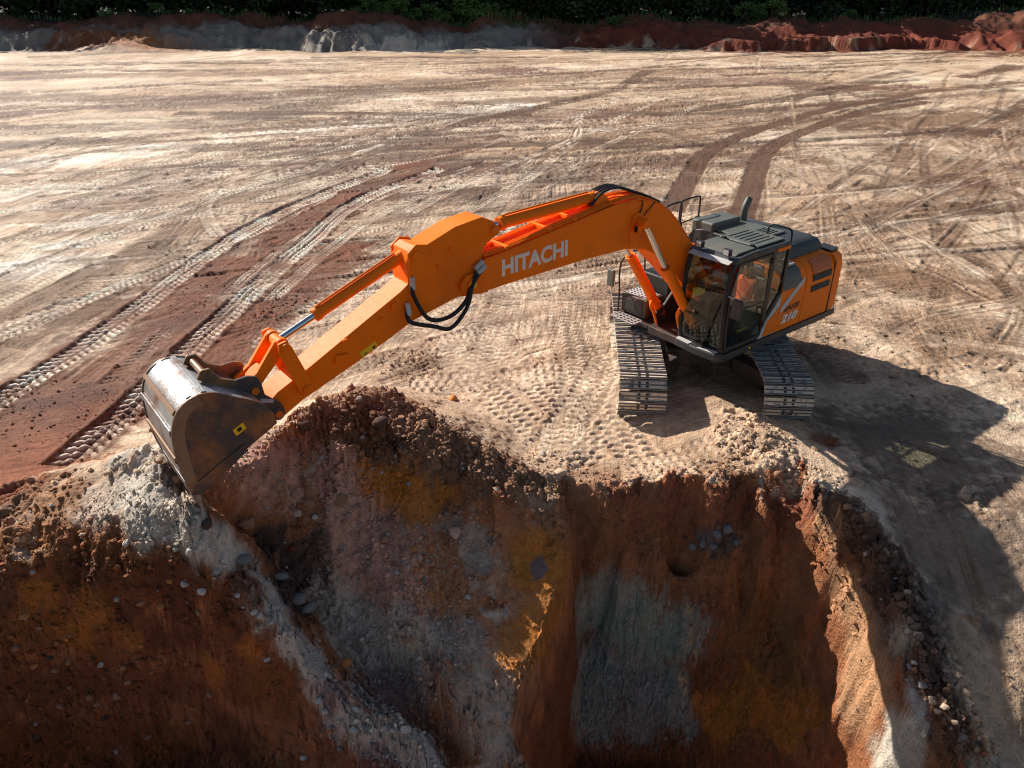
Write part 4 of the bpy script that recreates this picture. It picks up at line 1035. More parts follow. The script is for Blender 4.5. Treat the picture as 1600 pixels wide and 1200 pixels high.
def shoe_mat(name, base, dirt, lo, hi):
    m, nt, b = new_mat(name)
    L = nt.links.new
    oi = N(nt, "ShaderNodeObjectInfo"); tc = N(nt, "ShaderNodeTexCoord")
    sc = N(nt, "ShaderNodeVectorMath", operation='SCALE'); sc.inputs["Scale"].default_value = 37.0
    cb = N(nt, "ShaderNodeCombineXYZ"); L(oi.outputs["Random"], cb.inputs[0]); L(oi.outputs["Random"], cb.inputs[1]); L(cb.outputs[0], sc.inputs[0])
    av = N(nt, "ShaderNodeVectorMath", operation='ADD'); L(tc.outputs["Object"], av.inputs[0]); L(sc.outputs[0], av.inputs[1])
    n1 = N(nt, "ShaderNodeTexNoise"); n1.inputs["Scale"].default_value = 6; n1.inputs["Detail"].default_value = 8; n1.inputs["Roughness"].default_value = .65
    L(av.outputs[0], n1.inputs["Vector"])
    mr = N(nt, "ShaderNodeMapRange"); mr.inputs[1].default_value = lo; mr.inputs[2].default_value = hi
    L(n1.outputs["Fac"], mr.inputs[0])
    mx = N(nt, "ShaderNodeMix", data_type='RGBA'); mx.inputs["A"].default_value = lin(base)+(1,); mx.inputs["B"].default_value = lin(dirt)+(1,)
    L(mr.outputs[0], mx.inputs["Factor"]); L(mx.outputs["Result"], b.inputs["Base Color"])
    iv_ = N(nt, "ShaderNodeMath", operation='SUBTRACT'); iv_.inputs[0].default_value = 1.0; L(mr.outputs[0], iv_.inputs[1])
    m7 = N(nt, "ShaderNodeMath", operation='MULTIPLY'); m7.inputs[1].default_value = .35; L(iv_.outputs[0], m7.inputs[0]); L(m7.outputs[0], b.inputs["Metallic"])
    r_2 = N(nt, "ShaderNodeMapRange"); r_2.inputs[3].default_value = .35; r_2.inputs[4].default_value = .9; L(mr.outputs[0], r_2.inputs[0]); L(r_2.outputs[0], b.inputs["Roughness"])
    return m
M['shoe_plate'] = shoe_mat("track_plate", (70, 64, 60), (216, 194, 168), .34, .50)
M['grouser'] = shoe_mat("track_grouser", (112, 110, 110), (60, 54, 50), .46, .62)
def glass_mat(name, tint):
    m = bpy.data.materials.new(name); m.use_nodes = True
    nt = m.node_tree; nt.nodes.clear(); L = nt.links.new
    out = N(nt, "ShaderNodeOutputMaterial"); tr = N(nt, "ShaderNodeBsdfTransparent"); gl = N(nt, "ShaderNodeBsdfGlossy"); mx = N(nt, "ShaderNodeMixShader"); lw = N(nt, "ShaderNodeLayerWeight")
    pw = N(nt, "ShaderNodeMath", operation='POWER'); pw.inputs[1].default_value = 4.0; ml = N(nt, "ShaderNodeMath", operation='MULTIPLY_ADD'); ml.inputs[1].default_value = .6; ml.inputs[2].default_value = .03
    tr.inputs[0].default_value = tint+(1,); gl.inputs["Roughness"].default_value = .02; lw.inputs[0].default_value = .5
    L(lw.outputs["Facing"], pw.inputs[0]); L(pw.outputs[0], ml.inputs[0]); L(ml.outputs[0], mx.inputs[0]); L(tr.outputs[0], mx.inputs[1]); L(gl.outputs[0], mx.inputs[2]); L(mx.outputs[0], out.inputs[0])
    return m
M['glass'] = glass_mat("cab_glass", (.82, .88, .84))
M['hexgrille'], nt_, b_ = new_mat("vent_mesh")
def _hex():
    nt, b = nt_, b_
    L = nt.links.new
    tc = N(nt, "ShaderNodeTexCoord"); vo = N(nt, "ShaderNodeTexVoronoi"); vo.inputs["Scale"].default_value = 38; vo.inputs["Randomness"].default_value = 0
    L(tc.outputs["Object"], vo.inputs["Vector"])
    mr = N(nt, "ShaderNodeMapRange"); mr.inputs[1].default_value = .28; mr.inputs[2].default_value = .34; L(vo.outputs["Distance"], mr.inputs[0])
    mx = N(nt, "ShaderNodeMix", data_type='RGBA'); mx.inputs["A"].default_value = lin((30, 18, 14))+(1,); mx.inputs["B"].default_value = lin((206, 100, 30))+(1,)
    L(mr.outputs[0], mx.inputs["Factor"]); L(mx.outputs["Result"], b.inputs["Base Color"]); b.inputs["Roughness"].default_value = .5
_hex()

# ------------------------------------------------------------------ excavator
EX, EY, YAW, YAW_U = 3.73, 13.73, math.radians(-142), math.radians(-94.6)
def ground_under():
    return 0.0
EXC = empty("excavator", (EX, EY, -0.02), YAW)
tag(EXC, "orange crawler excavator with black bucket digging at the pit edge", "excavator")
def part(mb, name, mat, parent=None, bevel=0.0, **kw):
    return mb.build(name, mat, parent or EXC, bevel, **kw)
def text(body, size, origin, xdir, ydir, mat, name, parent, bold=.0, extrude=.004, shear=0.0, width=None):
    cu = bpy.data.curves.new(name, 'FONT'); cu.body = body; cu.size = size; cu.extrude = extrude; cu.offset = bold; cu.shear = shear
    to = bpy.data.objects.new(name, cu); col.objects.link(to)
    bpy.context.view_layer.update()
    dg = bpy.context.evaluated_depsgraph_get()
    mm = bpy.data.meshes.new_from_object(to.evaluated_get(dg))
    bpy.data.objects.remove(to)
    co = np.empty(len(mm.vertices)*3, np.float32); mm.vertices.foreach_get("co", co); co = co.reshape(-1, 3)
    k = 1.0
    if width: k = width/(co[:, 0].max()-co[:, 0].min()); co[:, 0] -= co[:, 0].min()
    xd = np.array(xdir); yd = np.array(ydir); nd = np.cross(xd, yd)
    P = np.array(origin)[None]+co[:, :1]*k*xd[None]+co[:, 1:2]*yd[None]+co[:, 2:3]*nd[None]
    mm.vertices.foreach_set("co", P.astype(np.float32).ravel()); mm.name = name
    mm.materials.clear(); mm.materials.append(mat)
    return link(bpy.data.objects.new(name, mm), parent)

# --- undercarriage
RU = YAW_U-YAW
def uc(o):
    o.rotation_euler = (0, 0, RU); return o
GA, HW, RT, CXL = 1.255, .42, .385, 1.83
mb = MB()
mb.box(-.75, .75, -.72, .72, .45, .78)
for sx in (-1, 1):
    for sy in (-1, 1):
        mb.loft([[(sx*.35, sy*.5, .42), (sx*.95, sy*.5, .42), (sx*.95, sy*.5, .74), (sx*.35, sy*.5, .74)],
                 [(sx*1.0, sy*1.12, .34), (sx*1.5, sy*1.12, .34), (sx*1.5, sy*1.12, .62), (sx*1.0, sy*1.12, .62)]])
uc(part(mb, "lower_frame", M['brownblack'], bevel=.02))
mb = MB(); mb.cyl((0, 0, .76), (0, 0, 1.0), .62, n=40)
for k in range(28):
    a = k*2*math.pi/28; mb.cyl((.66*math.cos(a), .66*math.sin(a), .775), (.66*math.cos(a), .66*math.sin(a), .82), .02, n=6)
uc(part(mb, "swing_bearing", M['black']))
# track shoe: plate with three grouser bars, bolt recesses
mb = MB()
mb.box(-.092, .092, -HW, HW, .0, .018, 0)
for gx0, hh in ((-.08, .02), (0, .012), (.08, .02)):
    mb.loft([[(gx0-.012, -HW, .018), (gx0+.012, -HW, .018), (gx0+.012, HW, .018), (gx0-.012, HW, .018)],
             [(gx0-.007, -HW+.01, .018+hh), (gx0+.007, -HW+.01, .018+hh), (gx0+.007, HW-.01, .018+hh), (gx0-.007, HW-.01, .018+hh)]], 1)
for yb in (-.07, .07):
    for xb in (-.035, .035):
        mb.box(xb-.016, xb+.016, yb-.024, yb+.024, .018, .024, 2)
mb.box(-.06, .06, -.10, -.06, -.06, 0, 2); mb.box(-.06, .06, .06, .10, -.06, 0, 2)
shoe_me = mb.build("track_shoe", [M['shoe_plate'], M['grouser'], M['black']], mesh_only=True, smooth=0)
PER = 4*CXL+2*math.pi*RT
NS = round(PER/.205)
for sy in (-1, 1):
    mb = MB()
    mb.prism([(-1.6, .2), (1.6, .2), (1.72, .3), (1.6, .46), (-1.6, .46), (-1.72, .3)], sy*GA-.17, sy*GA+.17)
    mb.prism([(-1.3, .46), (1.3, .46), (1.2, .56), (-1.2, .56)], sy*GA-.1, sy*GA+.1)
    mb.box(-.6, .6, sy*GA+sy*.17, sy*GA+sy*.30, .34, .40)
    tr = uc(part(mb, "crawler_track", M['brownblack'], bevel=.015))
    tr["label"] = "crawler track nearer the pit corner" if sy > 0 else "crawler track nearer the boom"
    for (cxr, nm_, r_w) in ((-CXL, "sprocket", .30), (CXL, "idler", .33)):
        mb = MB(); mb.cyl((cxr, sy*GA-.06, RT+.03), (cxr, sy*GA+.06, RT+.03), r_w, n=28); mb.cyl((cxr, sy*GA-.2, RT+.03), (cxr, sy*GA+.2, RT+.03), .14, n=20)
        if nm_ == "sprocket":
            for k in range(21):
                a = k*2*math.pi/21; mb.obox((cxr+.31*math.cos(a), sy*GA, RT+.03+.31*math.sin(a)), (.06, .07, .03), Matrix.Rotation(-a, 3, 'Y'))
        part(mb, nm_, M['brownblack'], tr)
    for k in range(8):
        mb = MB(); xr = -1.3+k*.37; mb.cyl((xr, sy*GA-.16, .15), (xr, sy*GA+.16, .15), .085, n=14); part(mb, "track_roller", M['brownblack'], tr)
    for k in range(NS):
        s = (k+.5)*PER/NS
        if s < 2*CXL: x, z, a = -CXL+s, RT*2+.045, 0.0
        elif s < 2*CXL+math.pi*RT:
            t = (s-2*CXL)/RT; x, z, a = CXL+math.sin(t)*RT, RT+.045+math.cos(t)*RT, t
        elif s < 4*CXL+math.pi*RT: x, z, a = CXL-(s-2*CXL-math.pi*RT), .045, math.pi
        else:
            t = (s-4*CXL-math.pi*RT)/RT; x, z, a = -CXL-math.sin(t)*RT, RT+.045-math.cos(t)*RT, math.pi+t
        # the upper run sags slightly between carrier rollers
        if a == 0.0: z -= .02*math.sin((x+CXL)/(2*CXL)*math.pi*2)**2
        o = bpy.data.objects.new("track_shoe", shoe_me); o.location = (x, sy*GA, z); o.rotation_euler = (0, a, 0)
        link(o, tr)

# --- upper frame
mb = MB()
mb.slab([(1.15, .34), (1.2, 1.30), (-.2, 1.34), (-2.2, 1.34), (-2.45, 1.2), (-2.45, -1.2), (-2.2, -1.34), (.6, -1.34), (.6, -.4), (1.15, -.36)], 1.0, 1.16)
part(mb, "upper_frame", M['brownblack'], bevel=.02)
mb = MB()
mb.slab([(.62, -1.34), (1.05, -1.30), (1.05, -.45), (.62, -.42)], 1.02, 1.10)
part(mb, "step_plate", M['brownblack'], bevel=.01)
mb = MB()   # boom foot brackets
for y0 in (-.36, .30):
    mb.prism([(-.5, 1.14), (.98, 1.14), (1.0, 1.4), (.8, 1.5), (.35, 1.95), (.1, 2.0), (-.1, 1.85)], y0, y0+.06)
part(mb, "boom_bracket", M['brownblack'], bevel=.012)
mb = MB(); mb.prism([(1.12, 1.03), (1.12, 1.17), (-2.42, 1.17), (-2.42, 1.06)], 1.345, 1.385)
part(mb, "side_skirt", M['dgrey'], bevel=.012)
mb = MB(); mb.prism([(.4, 1.03), (.4, 1.17), (-2.42, 1.17), (-2.42, 1.06)], -1.385, -1.345)
part(mb, "side_skirt", M['dgrey'], bevel=.012)
mb = MB(); mb.cyl((.35, 1.384, 1.11), (.35, 1.392, 1.11), .022, n=10); part(mb, "reflector", M['yellow'])

# --- left side panel, engine cover, counterweight
def yz_loft(mb, prof, x0, x1, mi=0, inset0=0, inset1=0):
    return mb.loft([[(x0, p[0], p[1]) for p in prof], [(x1, p[0], p[1]) for p in prof]], mi)
prof = [(.55, 1.17), (1.35, 1.17), (1.36, 2.0), (1.34, 2.14), (1.28, 2.26), (1.17, 2.335), (1.02, 2.37), (.55, 2.37)]
mb = MB(); yz_loft(mb, prof, -2.13, -1.22)
lp = part(mb, "rear_side_panel", M['orange'], bevel=.012)
mb = MB(); yz_loft(mb, prof, -1.205, -.46)
fp = part(mb, "front_side_panel", M['orange'], bevel=.012)
mb = MB(); yz_loft(mb, [(-a, b) for a, b in prof], -2.13, -.9)
part(mb, "right_side_panel", M['orange'], bevel=.012)
for z0, z1 in ((1.955, 2.085), (1.745, 1.875)):
    mb = MB(); mb.prism([(-1.42, z0), (-2.05, z0+.0), (-2.03, z1), (-1.40, z1)], 1.352, 1.366)
    v = part(mb, "vent", M['black'], lp)
    for k in range(4):
        mb = MB(); zz = z0+.022+k*.028; mb.obox((-1.725, 1.368, zz), (.6, .012, .012), Matrix.Rotation(.5, 3, 'X')); part(mb, "slat", M['dgrey'], lp)
mb = MB()
pr2 = [(1.362, 2.10), (1.345, 2.15), (1.285, 2.268), (1.18, 2.342)]
mb.loft([[(-1.40, a+.006, b+.006) for a, b in pr2]+[(-1.40, a, b-.004) for a, b in pr2[::-1]], [(-2.03, a+.006, b+.006) for a, b in pr2]+[(-2.03, a, b-.004) for a, b in pr2[::-1]]])
part(mb, "vent_mesh", M['hexgrille'], lp)
# grey upper corner and decals on the front panel
mb = MB()
pr3 = [(1.36, 1.98), (1.342, 2.145), (1.282, 2.265), (1.172, 2.34), (1.03, 2.374)]
mb.loft([[(-.47, a+.006, b+.004) for a, b in pr3]+[(-.47, a-.002, b-.006) for a, b in pr3[::-1]], [(-1.02, a+.006, b+.004) for a, b in pr3]+[(-1.02, a-.002, b-.006) for a, b in pr3[::-1]]])
part(mb, "corner_cover", M['grey'], fp)
mb = MB(); mb.prism([(-.50, 1.70), (-.50, 1.97), (-1.10, 1.985), (-1.10, 2.10), (-.80, 1.86)][:0] or [(-.48, 1.66), (-1.08, 2.12), (-1.12, 2.12), (-1.12, 2.02), (-.62, 1.62), (-.48, 1.55)], 1.3605, 1.368)
part(mb, "swoosh_decal", M['silver'], fp)
# silver and orange wedge under the cab's rear corner
mb = MB(); mb.prism([(.10, 1.18), (-.02, 1.18), (-.38, 1.80), (-.46, 1.98), (-.46, 1.60), (-.2, 1.19)][:0] or [(.10, 1.18), (-.46, 1.18), (-.46, 1.95), (-.36, 1.78), (-.10, 1.52)], 1.20, 1.356)
wp = part(mb, "cab_corner_panel", M['silver'], bevel=.01)
mb = MB(); mb.prism([(-.04, 1.2), (-.44, 1.2), (-.44, 1.70), (-.12, 1.46)], 1.3565, 1.364)
part(mb, "corner_decal", M['orange'], wp)
text("ZAXIS", .13, (-.60, 1.3615, 1.545), (-1, 0, .03), (0, 0, 1), M['black'], "series_lettering", fp, .003, .003, .2, .5)
text("210", .21, (-.56, 1.3615, 1.325), (-1, 0, .03), (0, 0, 1), M['white'], "model_lettering", fp, .012, .003, .25, .52)
mb = MB()
for dz in (0, .1):
    mb.box(-1.17, -1.13, 1.361, 1.364, 1.56+dz, 1.565+dz)
part(mb, "small_mark", M['black'], fp)
# counterweight
pl = [(-2.15, 1.355), (-2.42, 1.34), (-2.58, 1.24), (-2.68, 1.0), (-2.74, .5), (-2.75, 0), (-2.74, -.5), (-2.68, -1.0), (-2.58, -1.24), (-2.42, -1.34), (-2.15, -1.355)]
def scaled(k, dx): return [(dx+(p[0]+2.15)*k-2.15 if True else 0, p[1]*(1-(1-k)*.25)) for p in pl]
mb = MB(); mb.loft([[(p[0], p[1], 1.07) for p in scaled(.8, 0)], [(p[0], p[1], 1.22) for p in pl], [(p[0], p[1], 2.10) for p in pl], [(p[0], p[1], 2.24) for p in scaled(.93, 0)], [(p[0], p[1], 2.33) for p in scaled(.7, 0)]])
cw = part(mb, "counterweight", M['orange'], bevel=.02)
mb = MB(); mb.prism([(-2.135, 1.16), (-2.16, 1.16), (-2.16, 2.2), (-2.135, 2.2)], 1.35, 1.362); part(mb, "seam", M['black'], cw)
mb = MB(); mb.slab([(-2.2, 1.2), (-2.5, 1.15), (-2.55, .8), (-2.2, .85)], 2.30, 2.37); part(mb, "rear_lamp_cover", M['black'], cw, bevel=.015)
# engine hood
mb = MB()
hp = [(-1.05, 2.30), (-1.05, 2.44), (-.96, 2.56), (-.8, 2.62), (.72, 2.62), (.90, 2.585), (1.0, 2.48), (1.03, 2.30)]
mb.loft([[(-.62, p[0], p[1]) for p in hp], [(-1.9, p[0], p[1]) for p in hp], [(-2.14, p[0]*.98, 2.3+(p[1]-2.3)*.92) for p in hp], [(-2.24, p[0]*.94, 2.3+(p[1]-2.3)*.55) for p in hp]])
eh = part(mb, "engine_hood", M['dgrey'], bevel=.02, seg=3)
mb = MB(); mb.box(-1.75, -.75, -.62, .42, 2.615, 2.66); part(mb, "hood_lid", M['grey'], eh, bevel=.02)
mb = MB(); mb.box(-1.55, -.66, -1.04, -.5, 2.5, 2.78); part(mb, "filter_housing", M['grey'], eh, bevel=.05, seg=3)
for k in range(5):
    mb = MB(); mb.box(-1.6, -.9, .02+k*.07, .05+k*.07, 2.66, 2.672); part(mb, "hood_rib", M['grey'], eh)
mb = MB(); mb.tube(curve_pts([(-1.72, -.58, 2.6), (-1.72, -.58, 2.8), (-1.74, -.58, 2.92), (-1.83, -.58, 3.08)], 5), .075, 16); mb.tube(curve_pts([(-1.835, -.58, 3.085), (-1.84, -.58, 3.092)], 1), .06, 16, 1)
part(mb, "exhaust_pipe", [M['grey'], M['black']])
mb = MB(); mb.box(-.95, -.6, 1.0, 1.2, 2.36, 2.40); mb.box(-.72, -.6, 1.12, 1.24, 2.38, 2.5); part(mb, "latch_bracket", M['silver'], bevel=.01)

# --- right front: tank, toolbox, steps, mirror, rails
mb = MB(); mb.box(-.88, .02, -1.33, -.48, 1.17, 2.15); part(mb, "fuel_tank", M['dgrey'], bevel=.05, seg=3)
mb = MB(); mb.box(.03, .42, -1.30, -.55, 1.17, 1.85); part(mb, "hydraulic_box", M['black'], bevel=.04, seg=3)
mb = MB(); mb.box(.44, .95, -1.30, -.62, 1.12, 1.52); tb_ = part(mb, "tool_box", M['brownblack'], bevel=.04, seg=3)
mb = MB(); mb.box(.951, .96, -1.22, -.72, 1.2, 1.44); part(mb, "tool_box_door", M['dgrey'], tb_, bevel=.004)
mb = MB(); mb.box(.50, .90, -1.24, -.68, 1.521, 1.533); tp = part(mb, "tread_plate", M['silver'], tb_)
for k in range(5):
    for j in range(6):
        mb = MB(); mb.cyl((.54+k*.08, -1.2+j*.095, 1.533), (.54+k*.08, -1.2+j*.095, 1.545), .018, n=8); part(mb, "tread_stud", M['grey'], tb_)
mb = MB()
for k in range(7): mb.box(.97, 1.24, -1.28+k*.1, -1.26+k*.1, 1.085, 1.105)
for k in range(4): mb.box(.97+k*.085, .985+k*.085, -1.28, -.66, 1.087, 1.103)
part(mb, "grating_step", M['silver'])
mb = MB(); mb.tube(curve_pts([(.98, -1.33, 1.06), (.98, -1.33, 1.55), (1.0, -1.34, 1.95), (.93, -1.32, 2.2), (.62, -1.3, 2.3), (.4, -1.28, 2.2), (.35, -1.27, 1.85)], 5), .017, 8); mb.tube([(1.0, -1.34, 1.7), (1.12, -1.4, 1.68)], .014, 6)
mr_ = part(mb, "mirror_post", M['black'])
mb = MB(); mb.box(1.10, 1.16, -1.53, -1.35, 1.63, 1.98); part(mb, "mirror", M['grey'], mr_, bevel=.025, seg=3)
mb = MB(); mb.box(1.085, 1.098, -1.515, -1.365, 1.65, 1.96); part(mb, "mirror_glass", M['chrome'], mr_)
for (xa, xb, yr) in ((-.02, -.50, -1.2), (-.56, -1.16, -1.28)):
    mb = MB(); mb.tube(curve_pts([(xa, yr, 2.12), (xa, yr, 2.5), (xa-.01, yr, 2.98), (xa-.08, yr, 3.08), (xb+.08, yr, 3.10), (xb, yr, 3.02), (xb, yr, 2.6), (xb+.02, yr, 2.14)], 5), .019, 8); mb.tube([(xa-.0, yr, 2.62), (xb, yr, 2.66)], .015, 6); mb.box(xb-.04, xb+.06, yr-.03, yr+.03, 2.52, 2.68)
    part(mb, "guard_rail", M['black'])
mb = MB(); mb.tube(curve_pts([(-.52, 1.18, 2.38), (-.62, 1.2, 2.5), (-.66, 1.22, 2.8), (-.64, 1.22, 3.04), (-.58, 1.16, 3.1), (-.52, .92, 3.12), (-.5, .84, 3.06), (-.5, .82, 2.9)], 5), .018, 8); mb.tube([(-.5, 1.2, 2.72), (-.66, 1.22, 2.76)], .014, 6)
part(mb, "grab_rail", M['black'])

# --- cab
CY0, CY1 = .36, 1.34
cab = None
def post(a, b, w, d, mb, mi=0):
    """square bar between two points"""
    a, b = Vector(a), Vector(b); t = (b-a); L = t.length; t.normalize()
    u = Vector((0, 1, 0)); w_ = t.cross(u).normalized(); u = w_.cross(t)
    R = Matrix((w_, u, t)).transposed()
    mb.obox((a+b)/2, (w, d, L), R, mi)
mb = MB()
mb.slab([(1.12, CY0), (1.12, CY1), (-.46, CY1), (-.46, CY0)], 1.165, 1.23)
mb.prism([(-.46, 1.23), (-.42, 1.23), (-.42, 2.0), (-.46, 2.0)], CY0+.04, CY1-.04)
mb.prism([(1.1, 1.23), (-.42, 1.23), (-.42, 1.7), (.5, 1.7), (1.1, 1.36)], CY0, CY0+.03)
cab = part(mb, "cab", M['black'], bevel=.015)
cab["label"] = "glazed black operator cab"
for yy in (CY0+.035, CY1-.035):
    mb = MB(); mb.tube([(p[0], yy, p[1]) for p in curve_pts([(1.10, 1.2), (1.13, 1.5), (1.15, 2.0), (1.13, 2.45), (1.07, 2.72), (.98, 2.84)], 4)], .045, 8); part(mb, "front_pillar", M['black'], cab)
    mb = MB(); post((-.44, yy, 1.6), (-.50, yy, 2.84), .07, .07, mb); part(mb, "rear_pillar", M['black'], cab)
mb = MB(); post((-.03, CY1-.03, 1.2), (-.05, CY1-.03, 2.84), .09, .06, mb); part(mb, "door_pillar", M['brownblack'], cab, bevel=.01)
mb = MB(); post((-.08, CY1-.03, 1.52), (-.44, CY1-.03, 1.98), .07, .05, mb); part(mb, "quarter_rail", M['black'], cab)
mb = MB(); post((-.03, CY0+.03, 1.6), (-.05, CY0+.03, 2.84), .07, .06, mb); part(mb, "right_pillar", M['black'], cab)
mb = MB(); post((1.15, CY0+.06, 1.74), (1.15, CY1-.06, 1.74), .035, .03, mb); mb.box(1.14, 1.165, CY0+.05, CY1-.05, 1.73, 1.755); part(mb, "windscreen_rail", M['black'], cab)
for zz in (2.2, 2.5):
    mb = MB(); mb.tube([(1.05, CY0-.01, zz), (-.02, CY0-.01, zz+.02)], .013, 6); part(mb, "side_guard_bar", M['black'], cab)
# roof
mb = MB()
rp = [(1.06, 2.80), (1.08, 2.85), (.98, 2.91), (.6, 2.935), (-.46, 2.935), (-.52, 2.90), (-.52, 2.82)]
mb.prism(rp, CY0-.01, CY1+.005)
rf = part(mb, "cab_roof", M['dgrey'], cab, bevel=.035, seg=3)
mb = MB(); mb.prism([(.98, 2.915), (.9, 2.955), (.44, 2.965), (.41, 2.94)], CY0+.07, CY1-.09); part(mb, "roof_panel", M['grey'], rf, bevel=.02, seg=3)
mb = MB(); mb.prism([(.37, 2.94), (.35, 2.972), (-.40, 2.972), (-.42, 2.94)], CY0+.07, CY1-.09); hatch = part(mb, "roof_hatch", M['grey'], rf, bevel=.015, seg=3)
for k in range(6):
    mb = MB(); yk = CY0+.17+k*.11; mb.box(-.30, .26, yk, yk+.035, 2.972, 2.985); part(mb, "hatch_rib", M['grey'], rf, bevel=.006)
for yk in (CY0+.16, CY1-.22):
    mb = MB(); mb.box(.36, .43, yk, yk+.06, 2.965, 2.992); part(mb, "hatch_hinge", M['black'], rf)
mb = MB(); mb.prism([(1.06, 2.85), (1.18, 2.815), (1.185, 2.825), (1.07, 2.868)], CY0+.06, CY1-.06); part(mb, "sun_visor", M['silver'], rf)
for yk in (CY0+.14, CY1-.26):
    mb = MB(); mb.box(1.02, 1.10, yk, yk+.13, 2.93, 3.04); mb.box(1.1, 1.108, yk+.012, yk+.118, 2.942, 3.028, 1); part(mb, "roof_lamp", [M['black'], M['silver']], rf, bevel=.008)
mb = MB(); mb.prism([(-.10, 2.80), (-.47, 2.80), (-.47, 2.862), (-.10, 2.862)], CY1+.006, CY1+.014); part(mb, "roof_decal", M['orange'], rf)
# bumper below the windscreen
mb = MB(); mb.slab([(1.10, CY0-.02), (1.24, CY0+.04), (1.28, (CY0+CY1)/2), (1.24, CY1-.02), (1.10, CY1+.04)], 1.04, 1.20); bu = part(mb, "front_bumper", M['dgrey'], cab, bevel=.03, seg=3)
mb = MB(); mb.slab([(1.13, CY0+.02), (1.245, CY0+.06), (1.272, CY0+.36), (1.15, CY0+.36)], 1.201, 1.208); part(mb, "bumper_pad", M['silver'], cab)
mb = MB(); mb.slab([(1.15, CY0+.56), (1.272, CY0+.56), (1.235, CY1-.08), (1.13, CY1-.05)], 1.201, 1.208); part(mb, "bumper_pad", M['silver'], cab)
# door: frame, panes, handle
dy = CY1
mb = MB()
for a, b in (((1.04, dy, 1.25), (1.09, dy, 1.7)), ((1.09, dy, 1.7), (1.09, dy, 2.3)), ((1.09, dy, 2.3), (.94, dy, 2.79)), ((.94, dy, 2.79), (.03, dy, 2.79)), ((.03, dy, 2.79), (.03, dy, 1.25)), ((.03, dy, 1.25), (1.04, dy, 1.25)), ((1.09, dy, 1.93), (.03, dy, 1.93))):
    post(a, b, .04, .03, mb)
door = part(mb, "door", M['brownblack'], cab, bevel=.006)
mb = MB(); mb.prism([(1.06, 1.95), (.05, 1.95), (.05, 2.77), (.93, 2.77), (1.06, 2.3)], dy-.004, dy+.002); part(mb, "window_pane", M['glass'], door)
mb = MB(); mb.prism([(1.02, 1.27), (.05, 1.27), (.05, 1.91), (1.06, 1.91), (1.06, 1.7)], dy-.004, dy+.002); part(mb, "window_pane", M['glass'], door)
mb = MB(); mb.tube([(.16, dy+.05, 1.7), (.16, dy+.05, 1.84)], .014, 8); mb.box(.145, .175, dy, dy+.05, 1.69, 1.71); mb.box(.145, .175, dy, dy+.05, 1.83, 1.85); part(mb, "handle", M['black'], door)
for zz in (1.42, 2.62):
    mb = MB(); mb.box(-.02, .04, dy+.002, dy+.035, zz, zz+.1); part(mb, "hinge", M['black'], door, bevel=.008)
mb = MB(); mb.prism([(-.10, 1.60), (-.43, 2.0), (-.47, 2.79), (-.11, 2.79)], dy-.03, dy-.024); part(mb, "quarter_window", M['glass'], cab)
mb = MB()
W1 = [(1.165, 1.76), (1.165, 2.0), (1.145, 2.45), (1.085, 2.72), (1.02, 2.82)]
mb.loft([[(p[0], CY0+.06, p[1]) for p in W1]+[(p[0]-.006, CY0+.06, p[1]) for p in W1[::-1]], [(p[0], CY1-.06, p[1]) for p in W1]+[(p[0]-.006, CY1-.06, p[1]) for p in W1[::-1]]])
part(mb, "windscreen", M['glass'], cab)
mb = MB(); mb.loft([[(1.125, CY0+.07, 1.25), (1.155, CY0+.06, 1.72), (1.149, CY0+.06, 1.72), (1.119, CY0+.07, 1.25)], [(1.125, CY1-.07, 1.25), (1.155, CY1-.06, 1.72), (1.149, CY1-.06, 1.72), (1.119, CY1-.07, 1.25)]]); part(mb, "lower_windscreen", M['glass'], cab)
mb = MB(); mb.prism([(1.04, 1.72), (0.0, 1.72), (-.02, 2.78), (.96, 2.78), (1.08, 2.4)], CY0+.028, CY0+.034); part(mb, "right_window", M['glass'], cab)
mb = MB(); mb.loft([[(-.45, CY0+.08, 2.02), (-.49, CY0+.08, 2.8), (-.484, CY0+.08, 2.8), (-.444, CY0+.08, 2.02)], [(-.45, CY1-.08, 2.02), (-.49, CY1-.08, 2.8), (-.484, CY1-.08, 2.8), (-.444, CY1-.08, 2.02)]]); part(mb, "rear_window", M['glass'], cab)
mb = MB(); mb.tube([(1.18, CY0+.58, 1.22), (1.185, CY0+.80, 1.9), (1.18, CY0+.84, 2.05)], .013, 6); mb.tube([(1.185, CY0+.62, 1.35), (1.19, CY0+.88, 2.2)], .01, 6); mb.box(1.15, 1.22, CY0+.52, CY0+.64, 1.19, 1.26); part(mb, "wiper", M['black'], cab)
mb = MB(); mb.tube([(1.14, CY1+.0, 2.28), (1.16, CY1+.14, 2.27), (1.15, CY1+.17, 2.2)], .013, 6); mm_ = part(mb, "mirror_arm", M['silver'], cab)
mb = MB(); mb.box(1.12, 1.18, CY1+.10, CY1+.32, 1.92, 2.28); part(mb, "door_mirror", M['dgrey'], cab, bevel=.03, seg=3)
mb = MB(); mb.box(1.112, 1.119, CY1+.12, CY1+.30, 1.95, 2.25); part(mb, "mirror_glass", M['chrome'], cab)
